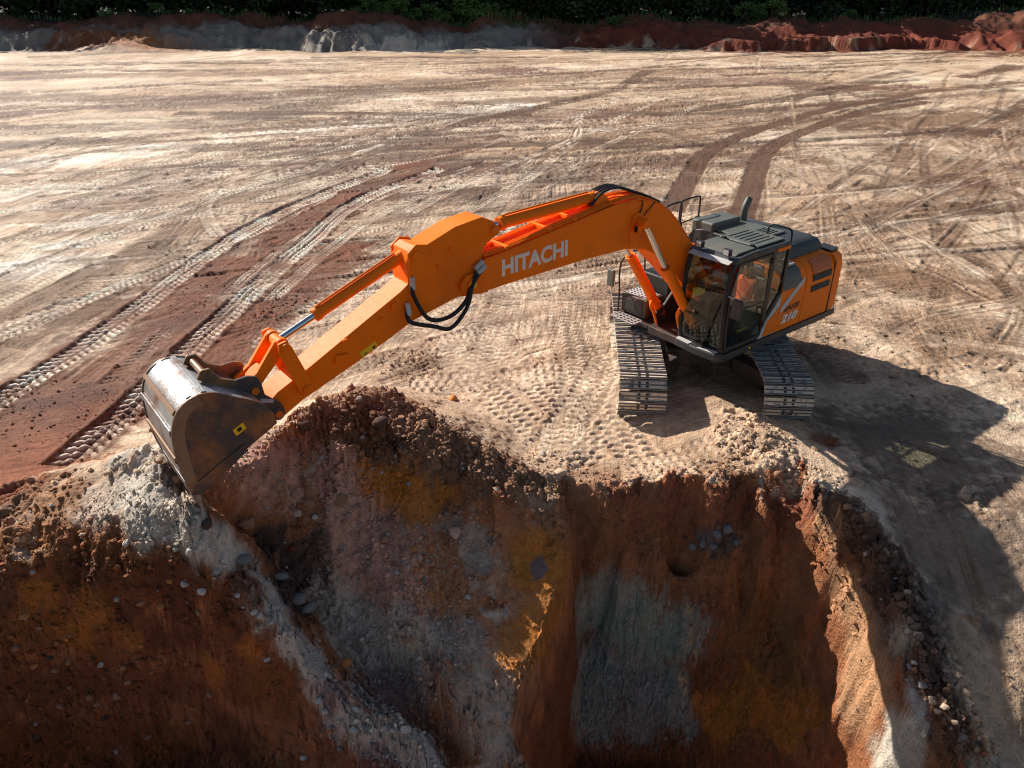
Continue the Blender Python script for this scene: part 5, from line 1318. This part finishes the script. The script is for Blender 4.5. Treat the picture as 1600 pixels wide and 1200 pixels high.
# interior
mb = MB(); mb.box(-.16, .34, .65, 1.11, 1.52, 1.645); mb.loft([[(-.20, .65, 1.6), (-.11, .65, 1.6), (-.11, 1.11, 1.6), (-.20, 1.11, 1.6)], [(-.34, .67, 2.2), (-.25, .67, 2.2), (-.25, 1.09, 2.2), (-.34, 1.09, 2.2)]]); mb.box(-.36, -.27, .77, .99, 2.21, 2.4)
mb.box(-.06, .24, .73, 1.03, 1.23, 1.53)
part(mb, "driver_seat", M['black'], cab, bevel=.03, seg=3)
for ya in (.44, 1.13):
    mb = MB(); mb.box(-.05, .55, ya, ya+.13, 1.4, 1.82); mb.tube([(.45, ya+.065, 1.82), (.48, ya+.065, 1.98)], .018, 8); mb.cyl((.48, ya+.065, 1.96), (.49, ya+.065, 2.06), .028, n=10); part(mb, "console", M['dgrey'], cab, bevel=.015)
mb = MB(); mb.box(.82, .92, .70, .78, 1.23, 1.6); mb.box(.82, .92, .92, 1.0, 1.23, 1.6); mb.box(.8, .97, .68, .8, 1.26, 1.3); part(mb, "pedal", M['dgrey'], cab)
mb = MB(); mb.box(.6, .9, .40, .44, 1.92, 2.10); part(mb, "yellow_document_box", M['yellow'], cab, bevel=.006)
mb = MB(); mb.box(.82, .86, .42, .60, 2.12, 2.26); part(mb, "monitor", M['black'], cab, bevel=.01)
mb = MB(); mb.box(.35, .62, 1.26, 1.27, 1.46, 1.475); part(mb, "yellow_tag", M['yellow'], cab)

# --- boom
BT = [(5.40, 3.54), (5.09, 3.565), (4.35, 3.675), (3.56, 3.785), (2.93, 3.88), (2.48, 3.90), (2.11, 3.835), (1.64, 3.60), (1.28, 3.29), (.88, 2.84), (.42, 2.22), (.10, 1.92), (.04, 1.75), (.12, 1.60), (.30, 1.58)]
BB = [(.90, 2.02), (1.40, 2.50), (1.80, 2.86), (2.15, 3.03), (2.60, 3.12), (3.50, 3.13), (4.33, 3.105), (5.09, 3.08), (5.40, 3.06)]
BW = .27
mb = MB(); mb.prism(BT+BB, -BW, BW)
boom = part(mb, "boom", M['orange'], bevel=.018)
for s in (-1, 1):
    mb = MB(); mb.prism([(5.38, 3.555), (5.52, 3.50), (5.55, 3.38), (5.74, 3.37), (5.84, 3.27), (5.83, 3.16), (5.74, 3.09), (5.5, 3.05), (5.38, 3.05)], s*(BW-.055), s*(BW+.004)); part(mb, "boom_fork", M['orange'], boom, bevel=.01)
    mb = MB(); mb.cyl((5.66, s*(BW-.06), 3.235), (5.66, s*(BW+.03), 3.235), .085, n=24); mb.cyl((5.66, s*(BW+.03), 3.235), (5.66, s*(BW+.05), 3.235), .055, n=20, mi=1); part(mb, "pivot_pin", [M['orange'], M['yellow']], boom, bevel=.004)
    mb = MB(); mb.cyl((2.37, s*BW, 3.55), (2.37, s*.50, 3.55), .075, n=20); mb.cyl((2.37, s*BW, 3.55), (2.37, s*(BW+.035), 3.55), .14, n=24); part(mb, "cylinder_pin", M['orange'], boom, bevel=.006)
    # top flange edge
    mb = MB(); mb.tube([(p[0], s*(BW-.012), p[1]+.004) for p in curve_pts(BT[:11], 2)], .012, 6); part(mb, "weld_seam", M['orange'], boom)
text("HITACHI", .335, (5.13, BW+.001, 3.235), (-1, 0, .045), (.0, 0, 1), M['white'], "lettering", boom, .012, .003, 0, 1.26)
text("HITACHI", .335, (3.87, -BW-.001, 3.29), (1, 0, -.045), (.0, 0, 1), M['white'], "lettering", boom, .012, .003, 0, 1.26)
# pipes along the boom's back
for yk, dz, rr in ((.17, .03, .022), (.11, .03, .022), (-.11, .03, .022), (-.17, .03, .022), (.215, .022, .014)):
    mb = MB(); mb.tube([(p[0], yk, p[1]+dz+.012) for p in curve_pts(BT[0:10], 3)], rr, 8); part(mb, "hydraulic_pipe", M['orange'], boom)
for xk in (5.0, 4.2, 3.7):
    mb = MB(); zt = np.interp(xk, [p[0] for p in BT[5::-1]], [p[1] for p in BT[5::-1]]); mb.box(xk-.03, xk+.03, -.24, .24, zt-.0, zt+.065); part(mb, "pipe_clamp", M['orange'], boom, bevel=.006)
for yk in (-.08, -.02, .06, .13):
    mb = MB(); mb.tube(curve_pts([(3.30, yk, 3.92), (3.05, yk, 4.09), (2.72, yk, 4.12), (2.42, yk, 4.02), (2.15, yk*1.4, 3.92), (1.8, yk*1.6, 3.76)], 5), .022, 8); part(mb, "hose", M['rubber'], boom)
mb = MB(); mb.box(2.42, 2.50, BW+.06, BW+.16, 3.40, 3.53); mb.box(2.50, 2.508, BW+.075, BW+.145, 3.415, 3.515, 1); mb.box(2.44, 2.48, BW, BW+.06, 3.45, 3.49); part(mb, "work_lamp", [M['orange'], M['black']], boom, bevel=.006)
mb = MB(); mb.tube(curve_pts([(2.44, BW+.06, 3.54), (2.36, BW+.02, 3.66), (2.30, BW+.02, 3.78), (2.28, BW-.02, 3.90)], 4), .01, 6); mb.tube(curve_pts([(2.25, BW+.02, 3.62), (2.1, BW+.015, 3.72), (1.98, BW+.01, 3.8)], 4), .008, 6); part(mb, "lamp_cable", M['rubber'], boom)
mb = MB(); mb.tube(curve_pts([(2.5, BW+.01, 3.68), (2.56, BW+.01, 3.42), (2.5, BW+.01, 3.15)], 4), .008, 6); part(mb, "grease_line", M['orange'], boom)
# arm cylinder on the boom
mb = MB()
for s in (-1, 1): mb.prism([(2.80, 3.84), (3.28, 3.80), (3.16, 4.02), (3.06, 4.08), (2.96, 4.02)], s*.10, s*.135)
part(mb, "cylinder_bracket", M['orange'], boom, bevel=.008)
def cylinder(name, base, end, split, rb, rr, y=0.0, mat='orange'):
    a, b = Vector((base[0], y, base[1])), Vector((end[0], y, end[1])); d = (b-a).normalized(); L = (b-a).length
    mb = MB(); mb.cyl(a+d*.06, a+d*split, rb, n=24); mb.cyl(a+d*(split-.09), a+d*split, rb*1.14, n=24); mb.cyl(a+d*.06, a+d*.16, rb*1.08, n=24)
    mb.cyl(a+Vector((0, -.085, 0)), a+Vector((0, .085, 0)), rb*1.05, n=20)
    c = part(mb, name, M[mat], bevel=.006)
    mb = MB(); mb.cyl(a+d*split, b-d*.05, rr, n=20); part(mb, "rod", M['chrome'], c)
    mb = MB(); mb.cyl(b+Vector((0, -.085, 0)), b+Vector((0, .085, 0)), rb*1.0, n=20); part(mb, "rod_eye", M[mat], c, bevel=.006)
    w = Vector((0, 1, 0)).cross(d)
    mb = MB(); off = w*(-rb*1.25); mb.tube([a+d*.18+off, a+d*(split-.15)+off, a+d*(split-.06)+off*.9], .016, 8); part(mb, "feed_pipe", M[mat], c)
    return c
cylinder("arm_cylinder", (3.06, 4.0), (5.20, 3.90), 1.93, .088, .05)
for s in (-1, 1):
    c = cylinder("boom_cylinder", (.80, 1.34), (2.37, 3.55), 1.62, .082, .048, s*.42)
    mb = MB(); mb.cyl((.80, s*.30, 1.34), (.80, s*.52, 1.34), .06, n=16); part(mb, "base_pin", M['orange'], c)
    for k in range(3):
        mb = MB(); y0 = s*.30-.05+k*.05
        mb.tube(curve_pts([(.95+k*.04, y0, 1.2), (1.05+k*.05, y0, 1.45), (1.12+k*.05, y0+.03*s, 1.62), (1.02+k*.04, y0+.05*s, 1.72), (.92, y0+.06*s, 1.6)], 4), .024, 8); part(mb, "hose", M['orange'], c)

# --- arm
AW = .2
AP = [(8.70, 2.10), (8.78, 2.20), (8.75, 2.34), (8.60, 2.46), (8.12, 2.68), (6.75, 3.36), (6.63, 3.44), (6.64, 3.74), (6.60, 3.88), (6.50, 3.94), (6.35, 3.90), (5.86, 4.07), (5.41, 4.13), (5.20, 4.03), (5.12, 3.90), (5.17, 3.82), (5.36, 3.72), (5.44, 3.50), (5.46, 3.22), (5.54, 3.08), (5.68, 3.03), (5.85, 3.06), (6.58, 2.90), (7.31, 2.60), (8.30, 2.24), (8.55, 2.11)]
mb = MB(); mb.prism(AP, -AW, AW)
arm = part(mb, "arm", M['orange'], bevel=.018)
mb = MB(); mb.prism([(6.62, 3.45), (6.63, 3.86), (6.50, 3.96), (6.34, 3.93), (6.30, 3.78), (6.45, 3.5)], AW-.001, AW+.03); mb.prism([(6.62, 3.45), (6.63, 3.86), (6.50, 3.96), (6.34, 3.93), (6.30, 3.78), (6.45, 3.5)], -AW-.03, -AW+.001); part(mb, "cylinder_cheek", M['orange'], arm, bevel=.008)
for s in (-1, 1):
    mb = MB(); mb.cyl((6.50, s*AW, 3.80), (6.50, s*(AW+.055), 3.80), .075, n=20); part(mb, "pivot_pin", M['orange'], arm, bevel=.005)
    mb = MB(); mb.cyl((5.2, s*AW, 3.91), (5.2, s*(AW+.04), 3.91), .07, n=20); part(mb, "pivot_pin", M['orange'], arm, bevel=.005)
    mb = MB(); mb.cyl((8.24, s*(AW-.01), 2.42), (8.24, s*(AW+.10), 2.42), .065, n=20); mb.cyl((8.24, s*(AW+.10), 2.42), (8.24, s*(AW+.115), 2.42), .04, n=16); part(mb, "pivot_pin", M['orange'], arm, bevel=.005)
mb = MB(); mb.prism([(7.78, 2.74), (7.62, 2.72), (7.70, 2.62), (7.82, 2.62)][::-1], AW, AW+.05); part(mb, "lug", M['orange'], arm, bevel=.006)
for q in ((7.60, 2.86, .03, .06), (7.06, 3.02, .03, .06), (6.86, 3.14, .04, .1)):
    mb = MB(); mb.box(q[0], q[0]+.06, AW, AW+q[2], q[1], q[1]+q[3]); part(mb, "lug", M['orange'], arm, bevel=.006)
mb = MB(); mb.prism([(7.44, 2.665), (7.20, 2.77), (7.165, 2.69), (7.405, 2.585)], AW+.001, AW+.005); wd = part(mb, "warning_decal", M['yellow'], arm)
mb = MB(); mb.prism([(7.26, 2.69), (7.205, 2.715), (7.215, 2.655)], AW+.0052, AW+.008); mb.prism([(7.38, 2.63), (7.33, 2.65), (7.33, 2.635), (7.38, 2.615)], AW+.0052, AW+.008); part(mb, "decal_print", M['black'], wd)
for xk, zk in ((5.92, 3.72), (6.12, 3.52)):
    mb = MB(); mb.tube(curve_pts([(xk+.05, AW, zk+.09), (xk+.05, AW+.03, zk+.08), (xk+.03, AW+.03, zk), (xk, AW, zk-.01)], 3), .01, 6); part(mb, "hose_clip", M['orange'], arm)
# hoses hanging between boom and arm
for k, (st, en) in enumerate((((6.60, 3.48), (5.62, 3.42)), ((6.70, 3.14), (5.60, 3.36)))):
    yy = AW+.09+.03*k
    pth = [(st[0], AW+.03, st[1]), (st[0]+.02, yy, st[1]-.18), (6.42-.06*k, yy+.02, 2.92-.12*k), (6.08, yy+.02, 2.86-.16*k), (5.80, yy+.02, 3.02-.08*k), (5.68, yy, 3.24), (en[0]-.1, yy-.02, en[1]+.06)]
    mb = MB(); mb.tube(curve_pts(pth, 6), .03, 10); h_ = part(mb, "hose", M['rubber'], arm)
    mb = MB(); mb.cyl((en[0]-.02, yy-.015, en[1]+.02), (en[0]-.16, yy-.03, en[1]+.10), .036, n=10); part(mb, "hose_fitting", M['silver'], h_)
    mb = MB(); mb.cyl((st[0], AW+.05, st[1]+.06), (st[0]+.01, yy-.02, st[1]-.1), .034, n=10); part(mb, "hose_fitting", M['silver'], h_)
# bucket cylinder and linkage
cylinder("bucket_cylinder", (6.50, 3.80), (8.44, 3.05), 1.52, .078, .045)
for s in (-1, 1):
    mb = MB(); mb.prism([(8.17, 2.36), (8.31, 2.34), (8.36, 2.45), (8.53, 3.0), (8.52, 3.12), (8.42, 3.14), (8.36, 3.05), (8.16, 2.48)], s*(AW+.03), s*(AW+.075)); part(mb, "side_link", M['orange'], bevel=.008)
mb = MB(); mb.cyl((8.44, -.31, 3.06), (8.44, .31, 3.06), .06, n=20); mb.cyl((8.44, -.18, 3.06), (8.44, -.10, 3.06), .085, n=20); mb.cyl((8.44, .10, 3.06), (8.44, .18, 3.06), .085, n=20); part(mb, "link_pin", M['orange'], bevel=.005)
mb = MB()
for s in (-1, 1): mb.prism([(8.36, 3.02), (8.40, 3.13), (8.52, 3.12), (8.80, 2.78), (9.0, 2.66), (8.98, 2.54), (8.86, 2.52), (8.66, 2.72)], s*.10, s*.165)
mb.prism([(8.62, 2.78), (8.72, 2.82), (8.96, 2.64), (8.88, 2.56)], -.11, .11)
part(mb, "push_link", M['orange'], bevel=.01)

# --- bucket
BHW = .6
prof_out = curve_pts([(9.915, 1.74), (9.965, 2.02), (9.985, 2.32), (9.965, 2.59), (9.87, 2.81), (9.68, 2.93), (9.45, 2.91), (9.22, 2.77), (8.98, 2.62), (8.83, 2.42)], 4)
prof_out = [tuple(p) for p in prof_out]
mid = (9.35, 2.35)
def inset(p, d):
    v = Vector((mid[0]-p[0], mid[1]-p[1])); v.normalize(); return (p[0]+v.x*d, p[1]+v.y*d)
mb = MB()
ring = lambda yy: [(p[0], yy, p[1]) for p in prof_out]+[(q[0], yy, q[1]) for q in [inset(p, .03) for p in prof_out[::-1]]]
mb.loft([ring(-BHW+.02), ring(BHW-.02)])
bucket = part(mb, "bucket", M['steel'], bevel=0)
bucket["label"] = "black digging bucket with worn steel back"
for s in (-1, 1):
    mb = MB(); mb.prism([inset(p, -.012) for p in prof_out]+[(8.80, 2.28), (8.95, 2.20)], s*(BHW-.03), s*BHW); sp = part(mb, "side_plate", M['bucketdark'], bucket, bevel=.006)
    outer = [inset(p, -.014) for p in prof_out[:22]]; inner = [inset(p, .13) for p in prof_out[:22]][::-1]
    mb = MB(); mb.prism(outer+inner, s*(BHW-.005), s*(BHW+.014)); part(mb, "side_wear_plate", M['rust'], sp, bevel=.004)
    mb = MB(); mb.prism([(9.93, 1.73), (9.82, 1.70), (9.2, 2.06), (9.24, 2.16), (9.86, 1.86)], s*(BHW-.002), s*(BHW+.022)); part(mb, "side_cutter", M['bucketdark'], sp, bevel=.004)
mb = MB(); mb.prism([(9.33, 2.38), (9.20, 2.44), (9.17, 2.35), (9.30, 2.29)], BHW+.001, BHW+.004); ys_ = part(mb, "yellow_sticker", M['yellow'], bucket)
mb = MB(); mb.prism([(9.285, 2.375), (9.235, 2.40), (9.22, 2.355), (9.27, 2.33)], BHW+.0042, BHW+.006); part(mb, "sticker_print", M['black'], ys_)
# wear strips over the back
for i in (6, 11, 15, 19, 22):
    p, q = prof_out[i], prof_out[i+1]
    a, b = inset(p, -.004), inset(q, -.004); c, d = inset(q, -.026), inset(p, -.026)
    mb = MB(); mb.prism([a, b, c, d], -BHW+.03, BHW-.035); part(mb, "wear_strip", M['rust'] if i in (6, 15) else M['steel'], bucket, bevel=.003)
# hinge ears
for s in (-1, 1):
    ear = [(9.44, 2.90), (9.52, 2.97), (9.46, 3.06), (9.36, 3.06), (9.26, 2.90), (9.10, 2.82), (8.95, 2.83), (8.84, 2.79), (8.80, 2.68), (8.78, 2.52), (8.60, 2.34), (8.56, 2.20), (8.64, 2.11), (8.75, 2.14), (8.90, 2.36), (9.10, 2.58), (9.3, 2.76)]
    mb = MB(); mb.prism(ear, s*.225, s*.27); er = part(mb, "hinge_ear", M['bucketdark'], bucket, bevel=.008)
    for q in ((8.90, 2.62), (8.66, 2.21)):
        mb = MB(); mb.cyl((q[0], s*.215, q[1]), (q[0], s*.285, q[1]), .085, n=20); mb.cyl((q[0], s*.285, q[1]), (q[0], s*.31, q[1]), .05, n=18, mi=1); part(mb, "bucket_pin", [M['bucketdark'], M['pin']], er, bevel=.004)
    mb = MB(); mb.prism([(8.86, 2.44), (8.70, 2.38), (8.685, 2.43), (8.845, 2.49)][::-1], s*.271, s*.274); part(mb, "serial_plate", M['silver'], er)
mb = MB(); mb.cyl((9.42, -.275, 2.99), (9.42, .275, 2.99), .04, n=16); part(mb, "lifting_bar", M['bucketdark'], bucket)
mb = MB(); mb.prism([(9.93, 1.80), (9.88, 1.80), (9.85, 1.66), (9.88, 1.655)], -BHW+.005, BHW-.005); part(mb, "cutting_edge", M['steel'], bucket, bevel=.004)
for k in range(5):
    yk = -BHW+.08+k*(2*BHW-.16)/4
    mb = MB(); mb.loft([[(9.93, yk-.05, 1.80), (9.93, yk+.05, 1.80), (9.83, yk+.05, 1.78), (9.83, yk-.05, 1.78)], [(9.905, yk-.045, 1.62), (9.905, yk+.045, 1.62), (9.82, yk+.045, 1.62), (9.82, yk-.045, 1.62)], [(9.84, yk-.03, 1.45), (9.84, yk+.03, 1.45), (9.82, yk+.03, 1.45), (9.82, yk-.03, 1.45)]]); part(mb, "tooth", M['steel'], bucket, bevel=.006)
# ------------------------------------------------------------------ operator in the cab
def skin_mesh(name, chains, root):
    """chains: list of point/radius lists that share start points; grown with a Skin modifier and returned as a mesh"""
    vv, ee, rr = [], [], []
    def vid(p, r):
        for i, q in enumerate(vv):
            if (Vector(q)-Vector(p)).length < 1e-4: return i
        vv.append(p); rr.append(r); return len(vv)-1
    for ch in chains:
        prev = None
        for (p, r) in ch:
            i = vid(p, r)
            if prev is not None: ee.append((prev, i))
            prev = i
    m = bpy.data.meshes.new(name); m.from_pydata(vv, ee, [])
    o = bpy.data.objects.new(name, m); col.objects.link(o)
    sk = o.modifiers.new("skin", 'SKIN'); sk.use_smooth_shade = True
    for i, r in enumerate(rr):
        d = m.skin_vertices[0].data[i]
        d.radius = r if isinstance(r, tuple) else (r, r); d.use_root = (i == root)
    o.modifiers.new("sub", 'SUBSURF').levels = 2; o.modifiers["sub"].render_levels = 2
    bpy.context.view_layer.update()
    mm = bpy.data.meshes.new_from_object(o.evaluated_get(bpy.context.evaluated_depsgraph_get()))
    bpy.data.objects.remove(o); mm.name = name
    return mm
PX_, PY_, PZ_ = .0, .88, 1.715      # hip on the seat, in the excavator's frame
def pp(x, y, z): return (PX_+x, PY_+y, PZ_+z)
chains = [
    [(pp(0, 0, .04), (.15, .11)), (pp(-.05, 0, .2), (.15, .11)), (pp(-.08, 0, .38), (.17, .115)), (pp(-.07, 0, .50), (.12, .09)), (pp(-.05, 0, .58), (.055, .055)), (pp(-.02, 0, .66), (.075, .085)), (pp(-.01, 0, .76), (.078, .095)), (pp(-.02, 0, .82), (.06, .075))],
]
for s in (-1, 1):
    chains.append([(pp(0, 0, .04), (.15, .11)), (pp(.06, s*.10, .02), .085), (pp(.28, s*.12, .06), .078), (pp(.50, s*.13, .05), .06), (pp(.55, s*.13, -.14), .052), (pp(.60, s*.13, -.38), .038), (pp(.62, s*.13, -.45), .04), (pp(.74, s*.14, -.48), .034)])
    chains.append([(pp(-.08, 0, .38), (.17, .115)), (pp(-.07, s*.17, .44), .062), (pp(.0, s*.23, .24), .047), (pp(.08, s*.25, .12), .04), (pp(.28, s*.28, .20), .034), (pp(.36, s*.285, .24), .026), (pp(.42, s*.285, .26), (.034, .02))])
    for k in range(4):
        a = (k-1.5)*.022
        chains.append([(pp(.42, s*.285, .26), (.034, .02)), (pp(.46, s*.285+a, .275), .010), (pp(.485, s*.285+a, .262), .009), (pp(.488, s*.285+a*.9, .235), .008)])
    chains.append([(pp(.42, s*.285, .26), (.034, .02)), (pp(.425, s*.285-s*.035, .262), .010), (pp(.455, s*.285-s*.045, .258), .008)])
pm = skin_mesh("person", chains, 0)
mats_p = [M['denim'], M['shirt'], M['skin'], M['hair'], M['black']]
for m_ in mats_p: pm.materials.append(m_)
for f in pm.polygons:
    c = f.center; x, y_, z = c.x-PX_, c.y-PY_, c.z-PZ_
    if z > .57: k = 3 if (z > .76 or x < -.05) else 2
    elif z > .10 and x > .10: k = 2 if x > .18 else 1
    elif z > .10: k = 1
    elif z < -.40: k = 4
    else: k = 0
    f.material_index = k
PERSON = bpy.data.objects.new("person", pm); link(PERSON)
PERSON.location = (EX, EY, -0.02); PERSON.rotation_euler = (0, 0, YAW)
tag(PERSON, "seated operator in orange vest and dark trousers holding the levers in the cab", "person")
# face and vest
mb = MB(); hx, hz = PX_-.01, PZ_+.71
mb.tube([(hx+.082, PY_, hz+.03), (hx+.108, PY_, hz-.005), (hx+.09, PY_, hz-.02)], [.010, .016, .008], 8)
part(mb, "nose", M['skin'], PERSON)
for s in (-1, 1):
    mb = MB(); mb.cyl((hx+.078, PY_+s*.033, hz+.03), (hx+.088, PY_+s*.033, hz+.03), .012, .006, 10); part(mb, "eye", M['black'], PERSON)
    mb = MB(); mb.tube([(hx, PY_+s*.084, hz-.02), (hx-.005, PY_+s*.098, hz+.01), (hx, PY_+s*.086, hz+.035)], [.010, .016, .010], 8); part(mb, "ear", M['skin'], PERSON)
mb = MB(); mb.tube([(hx+.082, PY_-.025, hz-.048), (hx+.092, PY_, hz-.05), (hx+.082, PY_+.025, hz-.048)], .006, 6); part(mb, "mouth", M['shirt'], PERSON)
bm = bmesh.new(); bm.from_mesh(pm)
kill = [f for f in bm.faces if not (.06 < f.calc_center_median().z-PZ_ < .52 and abs(f.calc_center_median().y-PY_) < .185 and f.calc_center_median().x-PX_ < .14)]
bmesh.ops.delete(bm, geom=kill, context='FACES')
bm.normal_update()
for v in bm.verts: v.co += v.normal*.014
for f in bm.faces:
    z = f.calc_center_median().z-PZ_
    f.material_index = 1 if (.16 < z < .21 or .27 < z < .31) else 0
vm_ = bpy.data.meshes.new("vest"); bm.to_mesh(vm_); bm.free()
vm_.materials.clear(); vm_.materials.append(M['hivis']); vm_.materials.append(M['reflect'])
link(bpy.data.objects.new("vest", vm_), PERSON)

# ------------------------------------------------------------------ forest edge behind the bank
def leaf_mat(name, c1, c2):
    m, nt, b = new_mat(name)
    L = nt.links.new
    ge = N(nt, "ShaderNodeNewGeometry")
    cr = N(nt, "ShaderNodeValToRGB"); cr.color_ramp.elements[0].color = c1+(1,); cr.color_ramp.elements[1].color = c2+(1,)
    L(ge.outputs["Random Per Island"], cr.inputs[0]); L(cr.outputs[0], b.inputs["Base Color"])
    b.inputs["Roughness"].default_value = .6
    b.inputs["Transmission Weight"].default_value = 0
    return m
LEAF = leaf_mat("dark_leaves", (.012, .026, .006), (.032, .06, .014))
LEAF2 = leaf_mat("light_leaves", (.05, .11, .02), (.12, .19, .04))
BARK = rock_mat("bark", (92, 74, 58))
def leaves(r, clumps, n, size):
    V, Fc = [], []
    for _ in range(n):
        c, rad = r.choice(clumps)
        while True:
            d = Vector((r.uniform(-1, 1), r.uniform(-1, 1), r.uniform(-1, 1)))
            if .35 < d.length < 1: break
        p = Vector(c)+Vector((d.x*rad, d.y*rad, d.z*rad*.75))
        a = Vector((r.uniform(-1, 1), r.uniform(-1, 1), r.uniform(-.6, .6))).normalized()
        b = a.cross(Vector((r.uniform(-1, 1), r.uniform(-1, 1), r.uniform(-1, 1)))).normalized()
        s = size*r.uniform(.6, 1.3)
        k = len(V)
        V += [p-a*s, p+b*s*.45, p+a*s, p-b*s*.45]; Fc.append((k, k+1, k+2, k+3))
    return V, Fc
def tree_proto(seed, h):
    r = random.Random(seed)
    root = empty("tree", (0, 0, 0))
    mb = MB(); top = (r.uniform(-.5, .5), r.uniform(-.5, .5), h*.9)
    path = curve_pts([(0, 0, -.4), (r.uniform(-.2, .2), r.uniform(-.2, .2), h*.3), (r.uniform(-.4, .4), r.uniform(-.4, .4), h*.6), top], 4)
    mb.tube(path, [.26*(1-i/len(path))+.03 for i in range(len(path))], 8)
    clumps = [((0, 0, h*.85), h*.17)]
    for k in range(13):
        z = h*(.05+.75*r.random()) if k > 5 else h*(.03+.05*k); a = k*2.4+r.uniform(-.4, .4); l = h*r.uniform(.14, .3)*(1.15-z/h*.6)
        e = (math.cos(a)*l, math.sin(a)*l, z+l*.35)
        mb.tube([(0, 0, z-.2), (e[0]*.5, e[1]*.5, z+l*.12), e], [.09, .06, .02], 6)
        clumps.append((e, h*r.uniform(.09, .16)))
        clumps.append(((e[0]*.6, e[1]*.6, e[2]+.3), h*r.uniform(.07, .13)))
    mb.build("trunk", BARK, root)
    V, Fc = leaves(r, clumps, 6000, .36)
    m = bpy.data.meshes.new("crown"); m.from_pydata([tuple(v) for v in V], [], Fc); m.materials.append(LEAF)
    link(bpy.data.objects.new("crown", m), root)
    return root
protos = [tree_proto(1, 13), tree_proto(2, 15), tree_proto(3, 12)]
used = [False]*3
rt = random.Random(5)
spots = []
for row, (y0, st, dx) in enumerate(((109.5, -102, 4.6), (113.5, -104, 5.2), (118, -110, 6.0))):
    x = st
    while x < -st:
        spots.append((x+rt.uniform(-1.2, 1.2), y0+rt.uniform(-1, 1), row)); x += dx*rt.uniform(.85, 1.15)
for i, (x, yy, row) in enumerate(spots):
    k = i % 3
    o = protos[k] if not used[k] else copy_tree(protos[k])
    used[k] = True
    o.location = (x, yy, zat(x, yy)-.1); o.rotation_euler = (0, 0, rt.uniform(0, 6.28)); s = rt.uniform(1.1, 1.4)*(.72 if x > 12 else 1.0); o.scale = (s, s, s)
    tag(o, "dark tree of the shaded forest edge above the back bank", "tree", "trees of the dark forest edge")
def undergrowth():
    r = random.Random(9)
    cl = [((x_*1.6+r.uniform(-.5, .5), r.uniform(106.5, 110), 0), r.uniform(.8, 1.7)) for x_ in range(-64, 66)]
    cl = [((c[0], c[1], zat(c[0], c[1])+r.uniform(.5, 1.6)), q) for c, q in cl]
    V, Fc = leaves(r, cl, 16000, .26)
    m = bpy.data.meshes.new("undergrowth"); m.from_pydata([tuple(v) for v in V], [], Fc); m.materials.append(LEAF)
    tag(link(bpy.data.objects.new("undergrowth", m)), "dark undergrowth along the foot of the forest", "undergrowth", kind="stuff")
undergrowth()
def thicket():
    r = random.Random(19)
    cl = [((x_*2.4+r.uniform(-1, 1), r.uniform(112, 121), 0), r.uniform(1.6, 2.8)) for x_ in range(-46, 47)]*2
    cl = [((c[0], c[1], zat(c[0], c[1])+r.uniform(.8, 6)), q) for c, q in cl]
    V, Fc = leaves(r, cl, 22000, .55)
    m = bpy.data.meshes.new("undergrowth"); m.from_pydata([tuple(v) for v in V], [], Fc); m.materials.append(LEAF)
    tag(link(bpy.data.objects.new("undergrowth", m)), "dense dark thicket between the trunks deeper in the forest", "undergrowth", kind="stuff")
thicket()
# bushes on top of the bank
def bush_proto(seed, mat):
    r = random.Random(seed)
    root = empty("bush", (0, 0, 0))
    mb = MB(); cl = []
    for k in range(9):
        a = k*2.4; l = r.uniform(.3, .9); e = (math.cos(a)*l, math.sin(a)*l, r.uniform(.5, 1.5))
        mb.tube([(0, 0, -.1), (e[0]*.5, e[1]*.5, e[2]*.6), e], [.03, .02, .008], 5); cl.append((e, r.uniform(.3, .5)))
    mb.build("stem", BARK, root)
    V, Fc = leaves(r, cl, 1100, .11)
    m = bpy.data.meshes.new("foliage"); m.from_pydata([tuple(v) for v in V], [], Fc); m.materials.append(mat)
    link(bpy.data.objects.new("foliage", m), root)
    return root
bp_ = [bush_proto(21, LEAF2), bush_proto(22, LEAF2)]
bu_used = [False, False]
bx = [(168, 1.0), (245, .8), (300, .7), (575, 1.0), (598, 1.0), (622, 1.15), (645, 1.0), (668, 1.2), (692, 1.1), (715, 1.25), (740, 1.7), (765, 1.1), (792, .8), (1168, 1.3), (1188, .9), (1208, 1.5), (960, .8), (1330, .8)]
for i, (px, s) in enumerate(bx):
    yy = 103.5+rt.uniform(-.8, .8)
    r0 = ray(px, 20); x = r0[0]/r0[1]*yy
    k = i % 2
    o = bp_[k] if not bu_used[k] else copy_tree(bp_[k])
    bu_used[k] = True
    o.location = (x, yy, zat(x, yy)-.1); o.scale = (s*1.1, s*1.1, s); o.rotation_euler = (0, 0, rt.uniform(0, 6.28))
    n = sorted(b[0] for b in bx).index(px)
    tag(o, "green bush on top of the back bank below the dark forest, %s from left" % ORD[n], "bush", "bushes on the bank")
# grass on the bank top
def grass():
    r = np.random.default_rng(77)
    n = 9000
    x = r.uniform(-75, 85, n); y_ = r.uniform(101, 106.5, n)
    # thickest along the sunlit strip
    keep = (r.uniform(0, 1, n) < np.where((x > -22) & (x < 2), 1.0, .3))
    x, y_ = x[keep], y_[keep]
    V, Fc = [], []
    for a, b in zip(x, y_):
        z = zat(a, b); h = r.uniform(.25, .7); w = .05; t = r.uniform(0, 3.14); lx, ly = r.uniform(-.2, .2, 2)
        k = len(V); c, s = math.cos(t)*w, math.sin(t)*w
        V += [(a-c, b-s, z-.05), (a+c, b+s, z-.05), (a+lx, b+ly, z+h)]; Fc.append((k, k+1, k+2))
    m = bpy.data.meshes.new("grass"); m.from_pydata(V, [], Fc); m.materials.append(LEAF2)
    o = link(bpy.data.objects.new("grass", m)); tag(o, "green grass growing along the top of the back bank", "grass", kind="stuff")
grass()
